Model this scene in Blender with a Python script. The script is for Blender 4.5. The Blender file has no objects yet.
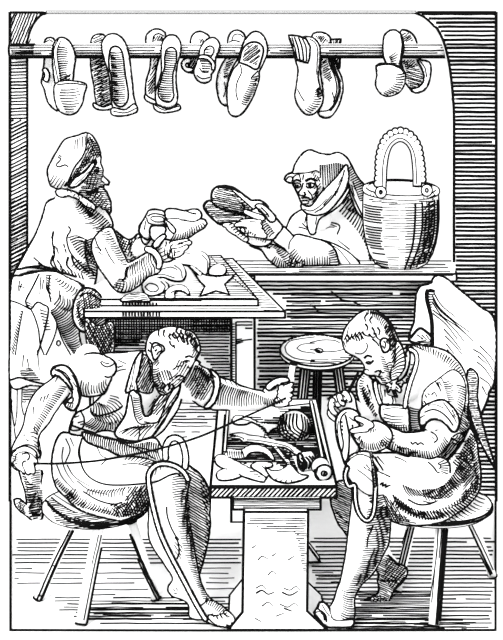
import bpy, bmesh, math, random
import numpy as np
from mathutils import Vector
from mathutils.bvhtree import BVHTree
from mathutils.geometry import delaunay_2d_cdt

# ---------------------------------------------------------------- camera, light, exposure
SC = bpy.context.scene
COL = SC.collection
EYE = 1.67            # camera height in metres
F = 1000.0            # focal length in pixels of the 503 x 640 frame
CX, HY = 251.5, 161.0 # optical axis and horizon in the photograph
cam_data = bpy.data.cameras.new('camera')
cam = bpy.data.objects.new('camera', cam_data)
COL.objects.link(cam)
cam.location = (0, 0, EYE)
cam.rotation_euler = (math.pi / 2, 0, 0)
cam_data.sensor_fit = 'HORIZONTAL'
cam_data.sensor_width = 36.0
cam_data.lens = 36.0 * F / 503.0
cam_data.shift_y = -(320.0 - HY) / 503.0
cam_data.clip_end = 60
SC.camera = cam

world = bpy.data.worlds.new('blank_sky')
SC.world = world
world.use_nodes = True
wb = world.node_tree.nodes['Background']
wb.inputs['Color'].default_value = (1, 1, 1, 1)
wb.inputs['Strength'].default_value = 1.0
sun_data = bpy.data.lights.new('daylight', 'SUN')
sun_data.energy = 4.0
sun_data.angle = math.radians(25)
sun = bpy.data.objects.new('daylight', sun_data)
COL.objects.link(sun)
sun.rotation_euler = (math.radians(52), 0, math.radians(-28))
fill_data = bpy.data.lights.new('added_fill_sun', 'SUN')  # added fill sun that lifts the grey interior, not a source in the shop
fill_data.energy = 1.6
fill_data.angle = math.radians(60)
fill = bpy.data.objects.new('added_fill_sun', fill_data)
COL.objects.link(fill)
fill.rotation_euler = (math.radians(78), 0, math.radians(30))
SC.view_settings.view_transform = 'Standard'
SC.view_settings.look = 'None'
SC.view_settings.gamma = 1
SC.view_settings.use_curve_mapping = False
SC.view_settings.exposure = 0.25
SC.cycles.max_bounces = 6

# ---------------------------------------------------------------- materials
def surface(name, base, grain=40.0, bump=0.05, rough=0.9, var=0.03):
    m = bpy.data.materials.new(name)
    m.use_nodes = True
    nt = m.node_tree
    b = nt.nodes['Principled BSDF']
    b.inputs['Roughness'].default_value = rough
    b.inputs['Specular IOR Level'].default_value = 0.0
    tc = nt.nodes.new('ShaderNodeTexCoord')
    no = nt.nodes.new('ShaderNodeTexNoise')
    no.inputs['Scale'].default_value = grain
    no.inputs['Detail'].default_value = 4
    rp = nt.nodes.new('ShaderNodeValToRGB')
    lo = tuple(max(0, c * (1 - var * 2)) for c in base) + (1,)
    hi = tuple(min(1, c * (1 + var)) for c in base) + (1,)
    rp.color_ramp.elements[0].color = lo
    rp.color_ramp.elements[1].color = hi
    bp = nt.nodes.new('ShaderNodeBump')
    bp.inputs['Strength'].default_value = bump
    bp.inputs['Distance'].default_value = 0.002
    nt.links.new(tc.outputs['Object'], no.inputs['Vector'])
    nt.links.new(no.outputs['Fac'], rp.inputs['Fac'])
    nt.links.new(rp.outputs['Color'], b.inputs['Base Color'])
    nt.links.new(no.outputs['Fac'], bp.inputs['Height'])
    nt.links.new(bp.outputs['Normal'], b.inputs['Normal'])
    return m

W = (0.93, 0.93, 0.93)
M = {'plaster': surface('plaster', W, 14), 'cloth': surface('cloth', W, 90, .1), 'skin': surface('skin', W, 60, .03),
     'wood': surface('wood', W, 25, .08), 'leather': surface('leather', W, 70, .08), 'wicker': surface('wicker', W, 120, .2),
     'iron': surface('iron', W, 50, .02), 'thread': surface('thread', (0.005, 0.005, 0.005), 200, .1),
     'dark': surface('dark_leather', (0.02, 0.02, 0.02), 200, .1)}
INK = surface('ink', (0.004, 0.004, 0.004), 30, 0, 1.0, .01)

# ---------------------------------------------------------------- pixel frames used for measuring
FR = {'px': (0, 0, 1.0), 'Q1': (0, 0, 1.996), 'Q2': (250, 0, 1.988), 'T': (120, 160, 2.794), 'E1': (0, 310, 2.794),
      'E2': (120, 310, 2.515), 'G': (0, 120, 3.144)}
for k, x, y in (('A1', 0, 10), ('A2', 125, 10), ('A3', 200, 10), ('A4', 280, 10), ('A5', 378, 10), ('B1', 0, 125), ('B2', 100, 180),
                ('B3', 190, 160), ('B4', 255, 140), ('B6', 0, 230), ('C1', 0, 340), ('C2', 85, 310), ('C3', 190, 300),
                ('C5', 310, 290), ('D1', 310, 370), ('D2', 378, 380)):
    FR[k] = (x, y, 4.024)
FR.update({'B5': (345, 120, 3.768), 'C4': (205, 390, 3.593), 'C6': (390, 265, 4.451), 'D3': (300, 480, 4.0), 'D4': (385, 490, 4.263),
           'D5': (0, 430, 3.048), 'D6': (30, 420, 3.353), 'D7': (110, 420, 3.353), 'D8': (130, 500, 3.869)})

def Z(s):
    """'B1 195 205 240 100' -> measured points; a frame name switches frames."""
    if not isinstance(s, str):
        return [tuple(map(float, p)) for p in s]
    fr, out, buf = FR['px'], [], []
    for tok in s.split():
        if tok in FR:
            fr = FR[tok]
            continue
        buf.append(float(tok))
        if len(buf) == 2:
            out.append((fr[0] + buf[0] / fr[2], fr[1] + buf[1] / fr[2]))
            buf = []
    return out

def P(x, y, d):
    return Vector(((x - CX) * d / F, d, EYE - (y - HY) * d / F))
def floor_d(y):
    return EYE * F / (y - HY)

def depth_fn(d):
    if callable(d):
        return d
    if isinstance(d, (int, float)):
        return lambda x, y: float(d)
    pts = [tuple(map(float, p)) for p in d]
    def f(x, y):
        sw = sd = 0.0
        for px, py, pd in pts:
            w = 1.0 / ((x - px) ** 2 + (y - py) ** 2 + 9.0)
            sw += w
            sd += w * pd
        return sd / sw
    return f

def smooth_closed(pts, step):
    n = len(pts)
    out = []
    for i in range(n):
        p0, p1, p2, p3 = pts[i - 1], pts[i], pts[(i + 1) % n], pts[(i + 2) % n]
        L = math.dist(p1, p2)
        k = max(1, int(round(L / step)))
        for j in range(k):
            t = j / k
            out.append(tuple(0.5 * (2 * p1[a] + (p2[a] - p0[a]) * t + (2 * p0[a] - 5 * p1[a] + 4 * p2[a] - p3[a]) * t * t
                                    + (3 * p1[a] - p0[a] - 3 * p2[a] + p3[a]) * t ** 3) for a in (0, 1)))
    return out

def smooth_open(pts, step):
    if len(pts) < 2:
        return list(pts)
    e = [tuple(2 * a - b for a, b in zip(pts[0], pts[1]))] + list(pts) + [tuple(2 * a - b for a, b in zip(pts[-1], pts[-2]))]
    out = []
    dim = len(pts[0])
    for i in range(1, len(e) - 2):
        p0, p1, p2, p3 = e[i - 1], e[i], e[i + 1], e[i + 2]
        L = math.dist(p1[:2], p2[:2]) if dim == 2 else math.dist(p1, p2)
        k = max(1, int(math.ceil(L / step)))
        for j in range(k):
            t = j / k
            out.append(tuple(0.5 * (2 * p1[a] + (p2[a] - p0[a]) * t + (2 * p0[a] - 5 * p1[a] + 4 * p2[a] - p3[a]) * t * t
                                    + (3 * p1[a] - p0[a] - 3 * p2[a] + p3[a]) * t ** 3) for a in range(dim)))
    out.append(tuple(pts[-1]))
    return out

def resample(pts, n):
    L = [0]
    for a, b in zip(pts, pts[1:]):
        L.append(L[-1] + math.dist(a, b))
    out = []
    for i in range(n):
        t = L[-1] * i / max(1, n - 1)
        k = 0
        while k < len(L) - 2 and L[k + 1] < t:
            k += 1
        u = (t - L[k]) / max(1e-9, L[k + 1] - L[k])
        out.append(tuple(a + (b - a) * u for a, b in zip(pts[k], pts[k + 1])))
    return out

def inside(x, y, poly):
    c = False
    j = len(poly) - 1
    for i in range(len(poly)):
        xi, yi = poly[i]
        xj, yj = poly[j]
        if (yi > y) != (yj > y) and x < (xj - xi) * (y - yi) / (yj - yi) + xi:
            c = not c
        j = i
    return c

# ---------------------------------------------------------------- geometry collector
class Geo:
    def __init__(s):
        s.v, s.f, s.m = [], [], []
    def add(s, verts, faces, mat=0):
        o = len(s.v)
        s.v += [Vector(v) for v in verts]
        s.f += [tuple(i + o for i in f) for f in faces]
        s.m += [mat] * len(faces)
    def tube(s, pts, rad, closed=False, mat=1, sides=4):
        n = len(pts)
        if n < 2:
            return
        vs, fs = [], []
        eye = Vector((0, 0, EYE))
        for i in range(n):
            a = pts[i - 1] if (i > 0 or closed) else pts[i]
            b = pts[(i + 1) % n] if (i < n - 1 or closed) else pts[i]
            t = b - a
            if t.length < 1e-9:
                t = Vector((0, 0, 1))
            t.normalize()
            u = t.cross(Vector((0.13, 1, 0.17)))
            if u.length < 1e-3:
                u = t.cross(Vector((1, 0, 0)))
            u.normalize()
            w = t.cross(u)
            r = rad[i] if isinstance(rad, (list, tuple)) else rad
            for k in range(sides):
                an = 2 * math.pi * k / sides
                vs.append(pts[i] + u * math.cos(an) * r + w * math.sin(an) * r)
        for i in range(n if closed else n - 1):
            j = (i + 1) % n
            for k in range(sides):
                l = (k + 1) % sides
                fs.append((i * sides + k, i * sides + l, j * sides + l, j * sides + k))
        if not closed:
            fs.append(tuple(range(sides))[::-1])
            fs.append(tuple((n - 1) * sides + k for k in range(sides)))
        s.add(vs, fs, mat)

def poisson(mask):
    u = np.zeros(mask.shape)
    n = int(min(1600, 5 * max(mask.shape) + 60))
    ii, jj = np.indices(mask.shape)
    red = ((ii + jj) % 2 == 0) & mask
    blk = ((ii + jj) % 2 == 1) & mask
    w = 2 / (1 + math.sin(math.pi / max(mask.shape)))
    w = min(w, 1.9)
    for _ in range(n):
        for mk in (red, blk):
            nb = np.zeros(mask.shape)
            nb[1:-1, 1:-1] = (u[:-2, 1:-1] + u[2:, 1:-1] + u[1:-1, :-2] + u[1:-1, 2:] + 2.0) / 4
            u[mk] += w * (nb[mk] - u[mk])
    return np.sqrt(np.maximum(u, 0))

class Shell:
    """A rounded solid grown from a measured outline: real depth on both sides of its middle surface."""
    def __init__(s, outline, d, t=1.0, ol=1.0, sm=True, lie=None, g=None):
        s.pts = Z(outline)
        s.d, s.t, s.olw, s.sm, s.lie = depth_fn(d), t, ol, sm, lie
        xs = [p[0] for p in s.pts]
        ys = [p[1] for p in s.pts]
        mn = min(max(xs) - min(xs), max(ys) - min(ys))
        s.g = g or min(4.0, max(1.2, mn / 7))
        step = min(3.0, s.g)
        s.out = smooth_closed(s.pts, step) if sm else [q for i in range(len(s.pts)) for q in
                 [tuple(a + (b - a) * k / max(1, round(math.dist(s.pts[i], s.pts[(i + 1) % len(s.pts)]) / step)) for a, b in zip(s.pts[i], s.pts[(i + 1) % len(s.pts)]))
                  for k in range(max(1, round(math.dist(s.pts[i], s.pts[(i + 1) % len(s.pts)]) / step)))]]
        s.build()
    def build(s):
        out = s.out
        x0, x1 = min(p[0] for p in out), max(p[0] for p in out)
        y0, y1 = min(p[1] for p in out), max(p[1] for p in out)
        ss = max(0.4, max(x1 - x0, y1 - y0) / 110)
        nx, ny = int((x1 - x0) / ss) + 5, int((y1 - y0) / ss) + 5
        mask = np.zeros((ny, nx), bool)
        for j in range(ny):
            yy = y0 + (j - 2) * ss
            xsn = []
            for a, b in zip(out, out[1:] + out[:1]):
                if (a[1] > yy) != (b[1] > yy):
                    xsn.append(a[0] + (b[0] - a[0]) * (yy - a[1]) / (b[1] - a[1]))
            xsn.sort()
            for k in range(0, len(xsn) - 1, 2):
                i0 = int(math.ceil((xsn[k] - x0) / ss)) + 2
                i1 = int(math.floor((xsn[k + 1] - x0) / ss)) + 2
                mask[j, max(0, i0):min(nx, i1 + 1)] = True
        h = poisson(mask) * ss
        def H(x, y):
            fx, fy = (x - x0) / ss + 2, (y - y0) / ss + 2
            i, j = int(fx), int(fy)
            if i < 0 or j < 0 or i >= nx - 1 or j >= ny - 1:
                return 0.0
            u, v = fx - i, fy - j
            return (h[j, i] * (1 - u) + h[j, i + 1] * u) * (1 - v) + (h[j + 1, i] * (1 - u) + h[j + 1, i + 1] * u) * v
        vs = [Vector(p) for p in out]
        nb = len(vs)
        edges = [(i, (i + 1) % nb) for i in range(nb)]
        g = s.g
        row = 0
        y = y0 + g / 2
        while y < y1:
            x = x0 + g / 2 + (g / 2 if row % 2 else 0)
            while x < x1:
                if inside(x, y, out) and H(x, y) > 0.35 * g:
                    vs.append(Vector((x, y)))
                x += g
            y += g * 0.87
            row += 1
        rv, re, rf, ov, oe, of = delaunay_2d_cdt(vs, edges, [], 1, 1e-4)
        isb = set()
        for e, src in zip(re, oe):
            if src:
                isb.update(e)
        front, back, V, Fc = {}, {}, [], []
        s.mid = {}
        for i, p in enumerate(rv):
            b = i in isb
            hh = 0 if b else H(p.x, p.y)
            d = s.d(p.x, p.y)
            hw = hh * s.t * d / F
            if s.lie is not None:
                base = P(p.x, p.y, d)
                if b:
                    hw = 0.0
                front[i] = len(V); V.append(base + s.lie * (hw + 0.003))
                back[i] = len(V); V.append(base + s.lie * 0.001)
            else:
                if b:
                    front[i] = back[i] = len(V); V.append(P(p.x, p.y, d))
                else:
                    front[i] = len(V); V.append(P(p.x, p.y, d - hw))
                    back[i] = len(V); V.append(P(p.x, p.y, d + hw))
        for f in rf:
            a = [rv[i] for i in f]
            ar = (a[1].x - a[0].x) * (a[2].y - a[0].y) - (a[1].y - a[0].y) * (a[2].x - a[0].x)
            ff = f if ar < 0 else f[::-1]
            # pixel y runs downwards; the winding below faces the viewer in front
            Fc.append(tuple(front[i] for i in ff))
            Fc.append(tuple(back[i] for i in ff[::-1]))
        if s.lie is not None:
            cnt = {}
            for f in rf:
                a = [rv[i] for i in f]
                ar = (a[1].x - a[0].x) * (a[2].y - a[0].y) - (a[1].y - a[0].y) * (a[2].x - a[0].x)
                ff = f if ar < 0 else f[::-1]
                for k in range(3):
                    cnt[(ff[k], ff[(k + 1) % 3])] = 1
            for (a, b) in list(cnt):
                if (b, a) not in cnt:
                    Fc.append((front[b], front[a], back[a], back[b]))
        s.V, s.F = V, [f for f in Fc if len(set(f)) >= 3]
        s.curve = [P(p[0], p[1], s.d(*p)) + (s.lie * 0.003 if s.lie is not None else Vector()) for p in out]
        s.cd = [s.d(*p) for p in out]

def limb_outline(path, radii):
    pts = Z(path)
    n = len(pts)
    L = [0]
    for a, b in zip(pts, pts[1:]):
        L.append(L[-1] + math.dist(a, b))
    rr = radii if isinstance(radii, (list, tuple)) else [radii] * n
    q = smooth_open([(p[0], p[1], r * 1.0) for p, r in zip(pts, rr)], 2.0)
    left, right = [], []
    for i, p in enumerate(q):
        a, b = q[max(0, i - 1)], q[min(len(q) - 1, i + 1)]
        tx, ty = b[0] - a[0], b[1] - a[1]
        l = math.hypot(tx, ty) or 1
        nx, ny = -ty / l, tx / l
        left.append((p[0] + nx * p[2], p[1] + ny * p[2]))
        right.append((p[0] - nx * p[2], p[1] - ny * p[2]))
    def cap(c, frm, r, k=4):
        a0 = math.atan2(frm[1] - c[1], frm[0] - c[0])
        return [(c[0] + r * math.cos(a0 - math.pi * j / k), c[1] + r * math.sin(a0 - math.pi * j / k)) for j in range(1, k)]
    return left + cap(q[-1], left[-1], q[-1][2]) + right[::-1] + cap(q[0], right[0], q[0][2])

def Limb(path, radii, d, **kw):
    """A tapered limb along a measured path; depth may be one value per path point."""
    pts = Z(path)
    if isinstance(d, (list, tuple)) and not isinstance(d[0], (list, tuple)):
        d = [(p[0], p[1], dd) for p, dd in zip(pts, d)]
    o = limb_outline(path, radii)
    kw.setdefault('g', None)
    sh = Shell(resample(o + [o[0]], max(12, int(len(o) * .8)))[:-1], d, **kw)
    return sh

# ---------------------------------------------------------------- ink strokes (raised lines on a surface; much of the hatching draws shade)
RND = random.Random(7)
def S(path, w=1.0, taper=False):
    return [('s', Z(path), w, taper)]
def SS(*paths, w=1.0):
    return [('s', Z(p), w, True) for p in paths]
def Ld(a, b, n, w=0.9, bulge=0.0, jit=0.12, taper=True):
    """n strokes running from curve a to curve b."""
    A, B = resample(smooth_open(Z(a), 2), n), resample(smooth_open(Z(b), 2), n)
    if n > 1:
        def gap_between(A, B):
            t = 0
            for i in range(len(A) - 1):
                dx, dy = B[i][0] - A[i][0], B[i][1] - A[i][1]
                l = math.hypot(dx, dy) or 1
                mx = ((A[i + 1][0] - A[i][0]) + (B[i + 1][0] - B[i][0])) / 2
                my = ((A[i + 1][1] - A[i][1]) + (B[i + 1][1] - B[i][1])) / 2
                t += abs(mx * dy - my * dx) / l
            return t / (len(A) - 1)
        sp = gap_between(A, B)
        if sp < 2.2:
            n = max(2, int(round(n * sp / 2.2)))
            A, B = resample(smooth_open(Z(a), 2), n), resample(smooth_open(Z(b), 2), n)
            sp = 2.2
        w = min(max(w, 1.2), .58 * sp)
    out = []
    for p, q in zip(A, B):
        k = 1 - RND.random() * jit
        q = (p[0] + (q[0] - p[0]) * k, p[1] + (q[1] - p[1]) * k)
        dx, dy = q[0] - p[0], q[1] - p[1]
        mid = ((p[0] + q[0]) / 2 - dy * bulge, (p[1] + q[1]) / 2 + dx * bulge)
        out.append(('s', [p, mid, q], w * RND.uniform(.85, 1.15), taper))
    return out
def H(poly, ang=0.0, sp=4.0, w=1.4, gap=0.0, step=4.0, wob=0.35, jit=1.5, cl=.5):
    """parallel strokes filling a measured polygon."""
    pl = Z(poly)
    ca, sa = math.cos(math.radians(ang)), -math.sin(math.radians(ang))
    us = [x * ca + y * sa for x, y in pl]
    vs = [-x * sa + y * ca for x, y in pl]
    out = []
    v = min(vs) + sp * 0.5
    umin, umax = min(us), max(us)
    sp = max(sp, 1.9)
    w = min(w, cl * sp)
    while v < max(vs):
        vv = v + RND.uniform(-.12, .12) * sp
        runs, cur = [], None
        n = int((umax - umin) / 0.7) + 1
        for k in range(n + 1):
            u = umin + (umax - umin) * k / n
            if inside(u * ca - vv * sa, u * sa + vv * ca, pl):
                if cur is None:
                    cur = [u, u]
                cur[1] = u
            elif cur:
                runs.append(cur); cur = None
        if cur:
            runs.append(cur)
        cut = []
        for a, b in runs:
            if gap:
                u = a
                while True:
                    L = RND.expovariate(gap / step)
                    if u + L > b - 3:
                        cut.append((u, b)); break
                    cut.append((u, u + L)); u += L + RND.uniform(2, 5)
            else:
                cut.append((a, b))
        for a, b in cut:
            a += RND.uniform(0, jit); b -= RND.uniform(0, jit)
            if b - a < 1.5:
                continue
            m = max(2, int(math.ceil((b - a) / step)))
            out.append(('s', [((a + (b - a) * i / m) * ca - (vv + o) * sa, (a + (b - a) * i / m) * sa + (vv + o) * ca)
                              for i, o in ((i, RND.uniform(-wob, wob)) for i in range(m + 1))], w * RND.uniform(.85, 1.15), 'raw'))
        v += sp
    return out

LW = 1.36   # overall weight of the strokes
EYEV = Vector((0, 0, EYE))
def lay_strokes(geo, bvh, inks):
    for kind, pts, w, taper in inks:
        q = pts if taper == 'raw' else smooth_open(pts, 3.0)
        n = len(q)
        run, rr = [], []
        last = None
        for i, (x, y) in enumerate(q):
            dr = (P(x, y, 1.0) - EYEV).normalized()
            hit, nr, idx, dist = bvh.ray_cast(EYEV, dr, 12.0)
            k = 1.0
            if taper is True:
                k = 1.0 - 0.4 * (i / max(1, n - 1))
            if hit is None or (last is not None and abs(dist - last) > 0.06):
                if len(run) > 1:
                    geo.tube(run, rr)
                run, rr = [], []
                last = dist if hit is not None else None
                if hit is None:
                    continue
            last = dist
            r = 0.5 * w * LW * k * hit.y / F
            run.append(hit + nr * (0.6 * r if nr.dot(dr) < 0 else -0.6 * r))
            rr.append(r)
        if len(run) > 1:
            geo.tube(run, rr)

def solid_lines(geo, V, Fc, w, crease=35, contour=True):
    """raised ink along the sharp edges and round the widest contour of a solid."""
    bm = bmesh.new()
    bv = [bm.verts.new(v) for v in V]
    for f in Fc:
        try:
            bm.faces.new([bv[i] for i in f])
        except ValueError:
            pass
    bmesh.ops.remove_doubles(bm, verts=bm.verts, dist=1e-5)
    bm.normal_update()
    segs = []
    for e in bm.edges:
        if len(e.link_faces) == 2 and e.calc_face_angle(0) > math.radians(crease):
            segs.append((e.verts[0].co.copy(), e.verts[1].co.copy()))
    if contour:
        bmesh.ops.triangulate(bm, faces=bm.faces[:])
        bm.normal_update()
        for f in bm.faces:
            smooth = True
            for e in f.edges:
                if len(e.link_faces) == 2 and e.calc_face_angle(0) > math.radians(crease):
                    smooth = False
            g = [v.normal.dot(v.co - EYEV) for v in f.verts]
            if not smooth:
                continue
            cr = []
            for a in range(3):
                b = (a + 1) % 3
                if (g[a] > 0) != (g[b] > 0):
                    t = g[a] / (g[a] - g[b])
                    cr.append(f.verts[a].co.lerp(f.verts[b].co, t))
            if len(cr) == 2 and (cr[0] - cr[1]).length > 1e-5:
                segs.append((cr[0], cr[1]))
    bm.free()
    for a, b in segs:
        r = 0.82 * w * (a.y + b.y) / 2 / F
        t = (b - a).normalized() * r * 0.4
        geo.tube([a - t, b + t], r)

# ---------------------------------------------------------------- objects
def to_object(name, geo, mat, parent=None, loc=None, smooth=True):
    off = Vector(loc) if loc is not None else (Vector(parent['_base']) if parent is not None else Vector())
    me = bpy.data.meshes.new(name)
    me.from_pydata([v - off for v in geo.v], [], geo.f)
    me.materials.append(M[mat] if isinstance(mat, str) else mat)
    me.materials.append(INK)
    me.polygons.foreach_set('material_index', geo.m)
    me.polygons.foreach_set('use_smooth', [bool(smooth and m == 0) for m in geo.m])
    me.update()
    o = bpy.data.objects.new(name, me)
    COL.objects.link(o)
    if parent is not None:
        o.parent = parent
    else:
        o.location = off
    return o

def tag(o, label, cat=None, group=None, kind=None):
    if label: o['label'] = label
    if cat: o['category'] = cat
    if group: o['group'] = group
    if kind: o['kind'] = kind
    return o

def thing(name, label, cat, base, group=None):
    o = bpy.data.objects.new(name, None)
    o.empty_display_size = 0.05
    COL.objects.link(o)
    o.location = base
    o['_base'] = tuple(base)
    return tag(o, label, cat, group)

def remeshed(V, Fc, voxel):
    me = bpy.data.meshes.new('tmp')
    me.from_pydata(V, [], Fc)
    o = bpy.data.objects.new('tmp', me)
    COL.objects.link(o)
    r = o.modifiers.new('r', 'REMESH')
    r.mode = 'VOXEL'
    r.voxel_size = voxel
    sm = o.modifiers.new('s', 'SMOOTH')
    sm.iterations = 2
    sm.factor = 0.5
    dg = bpy.context.evaluated_depsgraph_get()
    dg.update()
    em = o.evaluated_get(dg).to_mesh()
    V2 = [v.co.copy() for v in em.vertices]
    F2 = [tuple(p.vertices) for p in em.polygons]
    o.evaluated_get(dg).to_mesh_clear()
    bpy.data.objects.remove(o)
    bpy.data.meshes.remove(me)
    return V2, F2

def build(name, shells, ink=(), mat='cloth', parent=None, ow=1.5, union=0.0, solids=(), loc=None, sub=None, smooth=True, crease=35):
    """one mesh object: rounded shells and plain solids, the ink of their outlines and the strokes on them."""
    shells = [shells] if isinstance(shells, Shell) else list(shells)
    geo = Geo()
    trees = [BVHTree.FromPolygons(s.V, s.F) for s in shells]
    if union and shells:
        V, Fc, o = [], [], 0
        for s in shells:
            V += s.V
            Fc += [tuple(i + o for i in f) for f in s.F]
            o += len(s.V)
        V, Fc = remeshed(V, Fc, union)
        geo.add(V, Fc, 0)
    else:
        for s in shells:
            geo.add(s.V, s.F, 0)
    for V, Fc in solids:
        geo.add(V, Fc, 0)
    bvh = BVHTree.FromPolygons(geo.v, geo.f)
    for k, s in enumerate(shells):
        if not s.olw:
            continue
        n = len(s.curve)
        keep = []
        for p in s.curve:
            ins = False
            for m, tr in enumerate(trees):
                if m == k or shells[m].lie is not None:
                    continue
                cnt, q, dr = 0, p.copy(), Vector((0.031, 1, 0.017)).normalized()
                for _ in range(12):
                    hit, nr, idx, dist = tr.ray_cast(q, dr)
                    if hit is None:
                        break
                    cnt += 1
                    q = hit + dr * 1e-5
                if cnt % 2:
                    ins = True
                    break
            keep.append(not ins)
        rad = [1.02 * ow * s.olw * RND.uniform(.85, 1.15) * d / F for d in s.cd]
        if all(keep):
            geo.tube(s.curve, rad, closed=True)
        elif any(keep):
            st = next(i for i in range(n) if not keep[i])
            run, rr = [], []
            for j in range(1, n + 1):
                i = (st + j) % n
                if keep[i]:
                    run.append(s.curve[i]); rr.append(rad[i])
                else:
                    if len(run) > 1:
                        geo.tube(run, rr)
                    run, rr = [], []
            if len(run) > 1:
                geo.tube(run, rr)
    for V, Fc in (solids if ow else ()):
        solid_lines(geo, V, Fc, ow, crease)
    lay_strokes(geo, bvh, ink)
    o = to_object(name, geo, mat, parent, loc, smooth)
    if parent is not None and '_base' in parent:
        o['_base'] = parent['_base']
    return o

def single(name, label, cat, shells, ink=(), mat='leather', group=None, **kw):
    vs = []
    for s in ([shells] if isinstance(shells, Shell) else list(shells)):
        vs += s.V
    for V, Fc in kw.get('solids', ()):
        vs += [Vector(v) for v in V]
    x = sum(v.x for v in vs) / len(vs); y = sum(v.y for v in vs) / len(vs); z = min(v.z for v in vs)
    o = build(name, shells, ink, mat, None, loc=(x, y, z), **kw)
    o['_base'] = (x, y, z)
    return tag(o, label, cat, group)

# solids
def quad_slab(a, b, c, d, down):
    """a b c d: corners of the top, counter-clockwise seen from above; down: offset to the underside."""
    t = [Vector(q) for q in (a, b, c, d)]
    V = t + [q + Vector(down) for q in t]
    return V, [(0, 1, 2, 3), (7, 6, 5, 4), (0, 4, 5, 1), (1, 5, 6, 2), (2, 6, 7, 3), (3, 7, 4, 0)]
def box(x0, x1, y0, y1, z0, z1):
    return quad_slab((x0, y0, z1), (x1, y0, z1), (x1, y1, z1), (x0, y1, z1), (0, 0, z0 - z1))
def prism(px, d, depth):
    """an outline standing in the plane y=d, pushed back by depth."""
    pts = Z(px)
    n = len(pts)
    A = [P(x, y, d) for x, y in pts]
    area = sum(A[i].x * A[(i + 1) % n].z - A[(i + 1) % n].x * A[i].z for i in range(n))
    if area < 0:
        A = A[::-1]
    V = A + [a + Vector((0, depth, 0)) for a in A]
    Fc = [tuple(range(n)), tuple(range(2 * n - 1, n - 1, -1))]
    for i in range(n):
        j = (i + 1) % n
        Fc.append((j, i, n + i, n + j))
    return V, Fc
def rod(a, b, r0, r1=None, n=14):
    a, b = Vector(a), Vector(b)
    r1 = r0 if r1 is None else r1
    t = (b - a).normalized()
    u = t.cross(Vector((0, 1, 0.01))).normalized()
    w = t.cross(u)
    V = []
    for c, r in ((a, r0), (b, r1)):
        for k in range(n):
            an = 2 * math.pi * k / n
            V.append(c + u * math.cos(an) * r + w * math.sin(an) * r)
    Fc = [(k, (k + 1) % n, n + (k + 1) % n, n + k) for k in range(n)]
    Fc += [tuple(range(n))[::-1], tuple(range(n, 2 * n))]
    return V, Fc
def path_tube(pts, rad, n=8, closed=False):
    g = Geo()
    g.tube([Vector(p) for p in pts], rad, closed, 0, n)
    return g.v, g.f
def lathe(cx, cy, cz, prof, n=40, tilt=(0, 0), squash=1.0):
    V, Fc = [], []
    m = len(prof)
    for r, z in prof:
        for k in range(n):
            an = 2 * math.pi * k / n
            x, y = r * math.cos(an), r * math.sin(an) * squash
            V.append(Vector((cx + x, cy + y, cz + z + tilt[0] * x + tilt[1] * y)))
    for i in range(m - 1):
        for k in range(n):
            l = (k + 1) % n
            Fc.append((i * n + k, i * n + l, (i + 1) * n + l, (i + 1) * n + k))
    Fc.append(tuple(range(n))[::-1])
    Fc.append(tuple((m - 1) * n + k for k in range(n)))
    return V, Fc
def ball(c, r, n=20, m=12):
    prof = [(max(1e-4, r * math.sin(math.pi * i / m)), -r * math.cos(math.pi * i / m)) for i in range(m + 1)]
    return lathe(c[0], c[1], c[2], prof, n)
# ================================================================ the setting
WD = 4.9   # depth of the shop wall
def structure(name, o):
    o['kind'] = 'structure'
    return o

# floor slab, its front edge where the shop floor ends
fl = [P(9.5, 632.5, floor_d(632.5)), P(496.5, 632.5, floor_d(632.5)), P(497, 501.8, WD), P(9.5, 501.8, WD)]
for q in fl: q.z = 0
floor_solid = quad_slab(*fl, (0, 0, -0.012))
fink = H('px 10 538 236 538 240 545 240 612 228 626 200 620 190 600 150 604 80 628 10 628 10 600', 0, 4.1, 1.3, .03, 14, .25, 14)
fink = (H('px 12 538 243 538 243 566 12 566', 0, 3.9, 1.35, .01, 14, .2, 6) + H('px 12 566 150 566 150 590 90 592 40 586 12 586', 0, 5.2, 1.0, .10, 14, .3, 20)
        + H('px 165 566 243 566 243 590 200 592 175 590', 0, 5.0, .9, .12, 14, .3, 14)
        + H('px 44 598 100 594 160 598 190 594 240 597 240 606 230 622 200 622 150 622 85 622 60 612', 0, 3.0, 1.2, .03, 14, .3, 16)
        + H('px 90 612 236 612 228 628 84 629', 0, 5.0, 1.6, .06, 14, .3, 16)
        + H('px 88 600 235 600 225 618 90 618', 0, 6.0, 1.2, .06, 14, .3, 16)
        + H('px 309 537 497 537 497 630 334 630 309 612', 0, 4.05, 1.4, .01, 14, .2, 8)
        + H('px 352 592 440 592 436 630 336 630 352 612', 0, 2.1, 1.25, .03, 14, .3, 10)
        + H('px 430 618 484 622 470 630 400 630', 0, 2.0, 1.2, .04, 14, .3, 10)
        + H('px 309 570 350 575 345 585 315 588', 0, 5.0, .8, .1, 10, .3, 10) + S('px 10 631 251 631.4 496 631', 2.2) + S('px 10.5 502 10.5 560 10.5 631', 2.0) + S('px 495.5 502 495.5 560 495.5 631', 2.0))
structure('floor', build('floor', [], fink, 'wood', solids=[floor_solid], ow=0, loc=(0, 4.2, 0), smooth=False))

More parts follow.
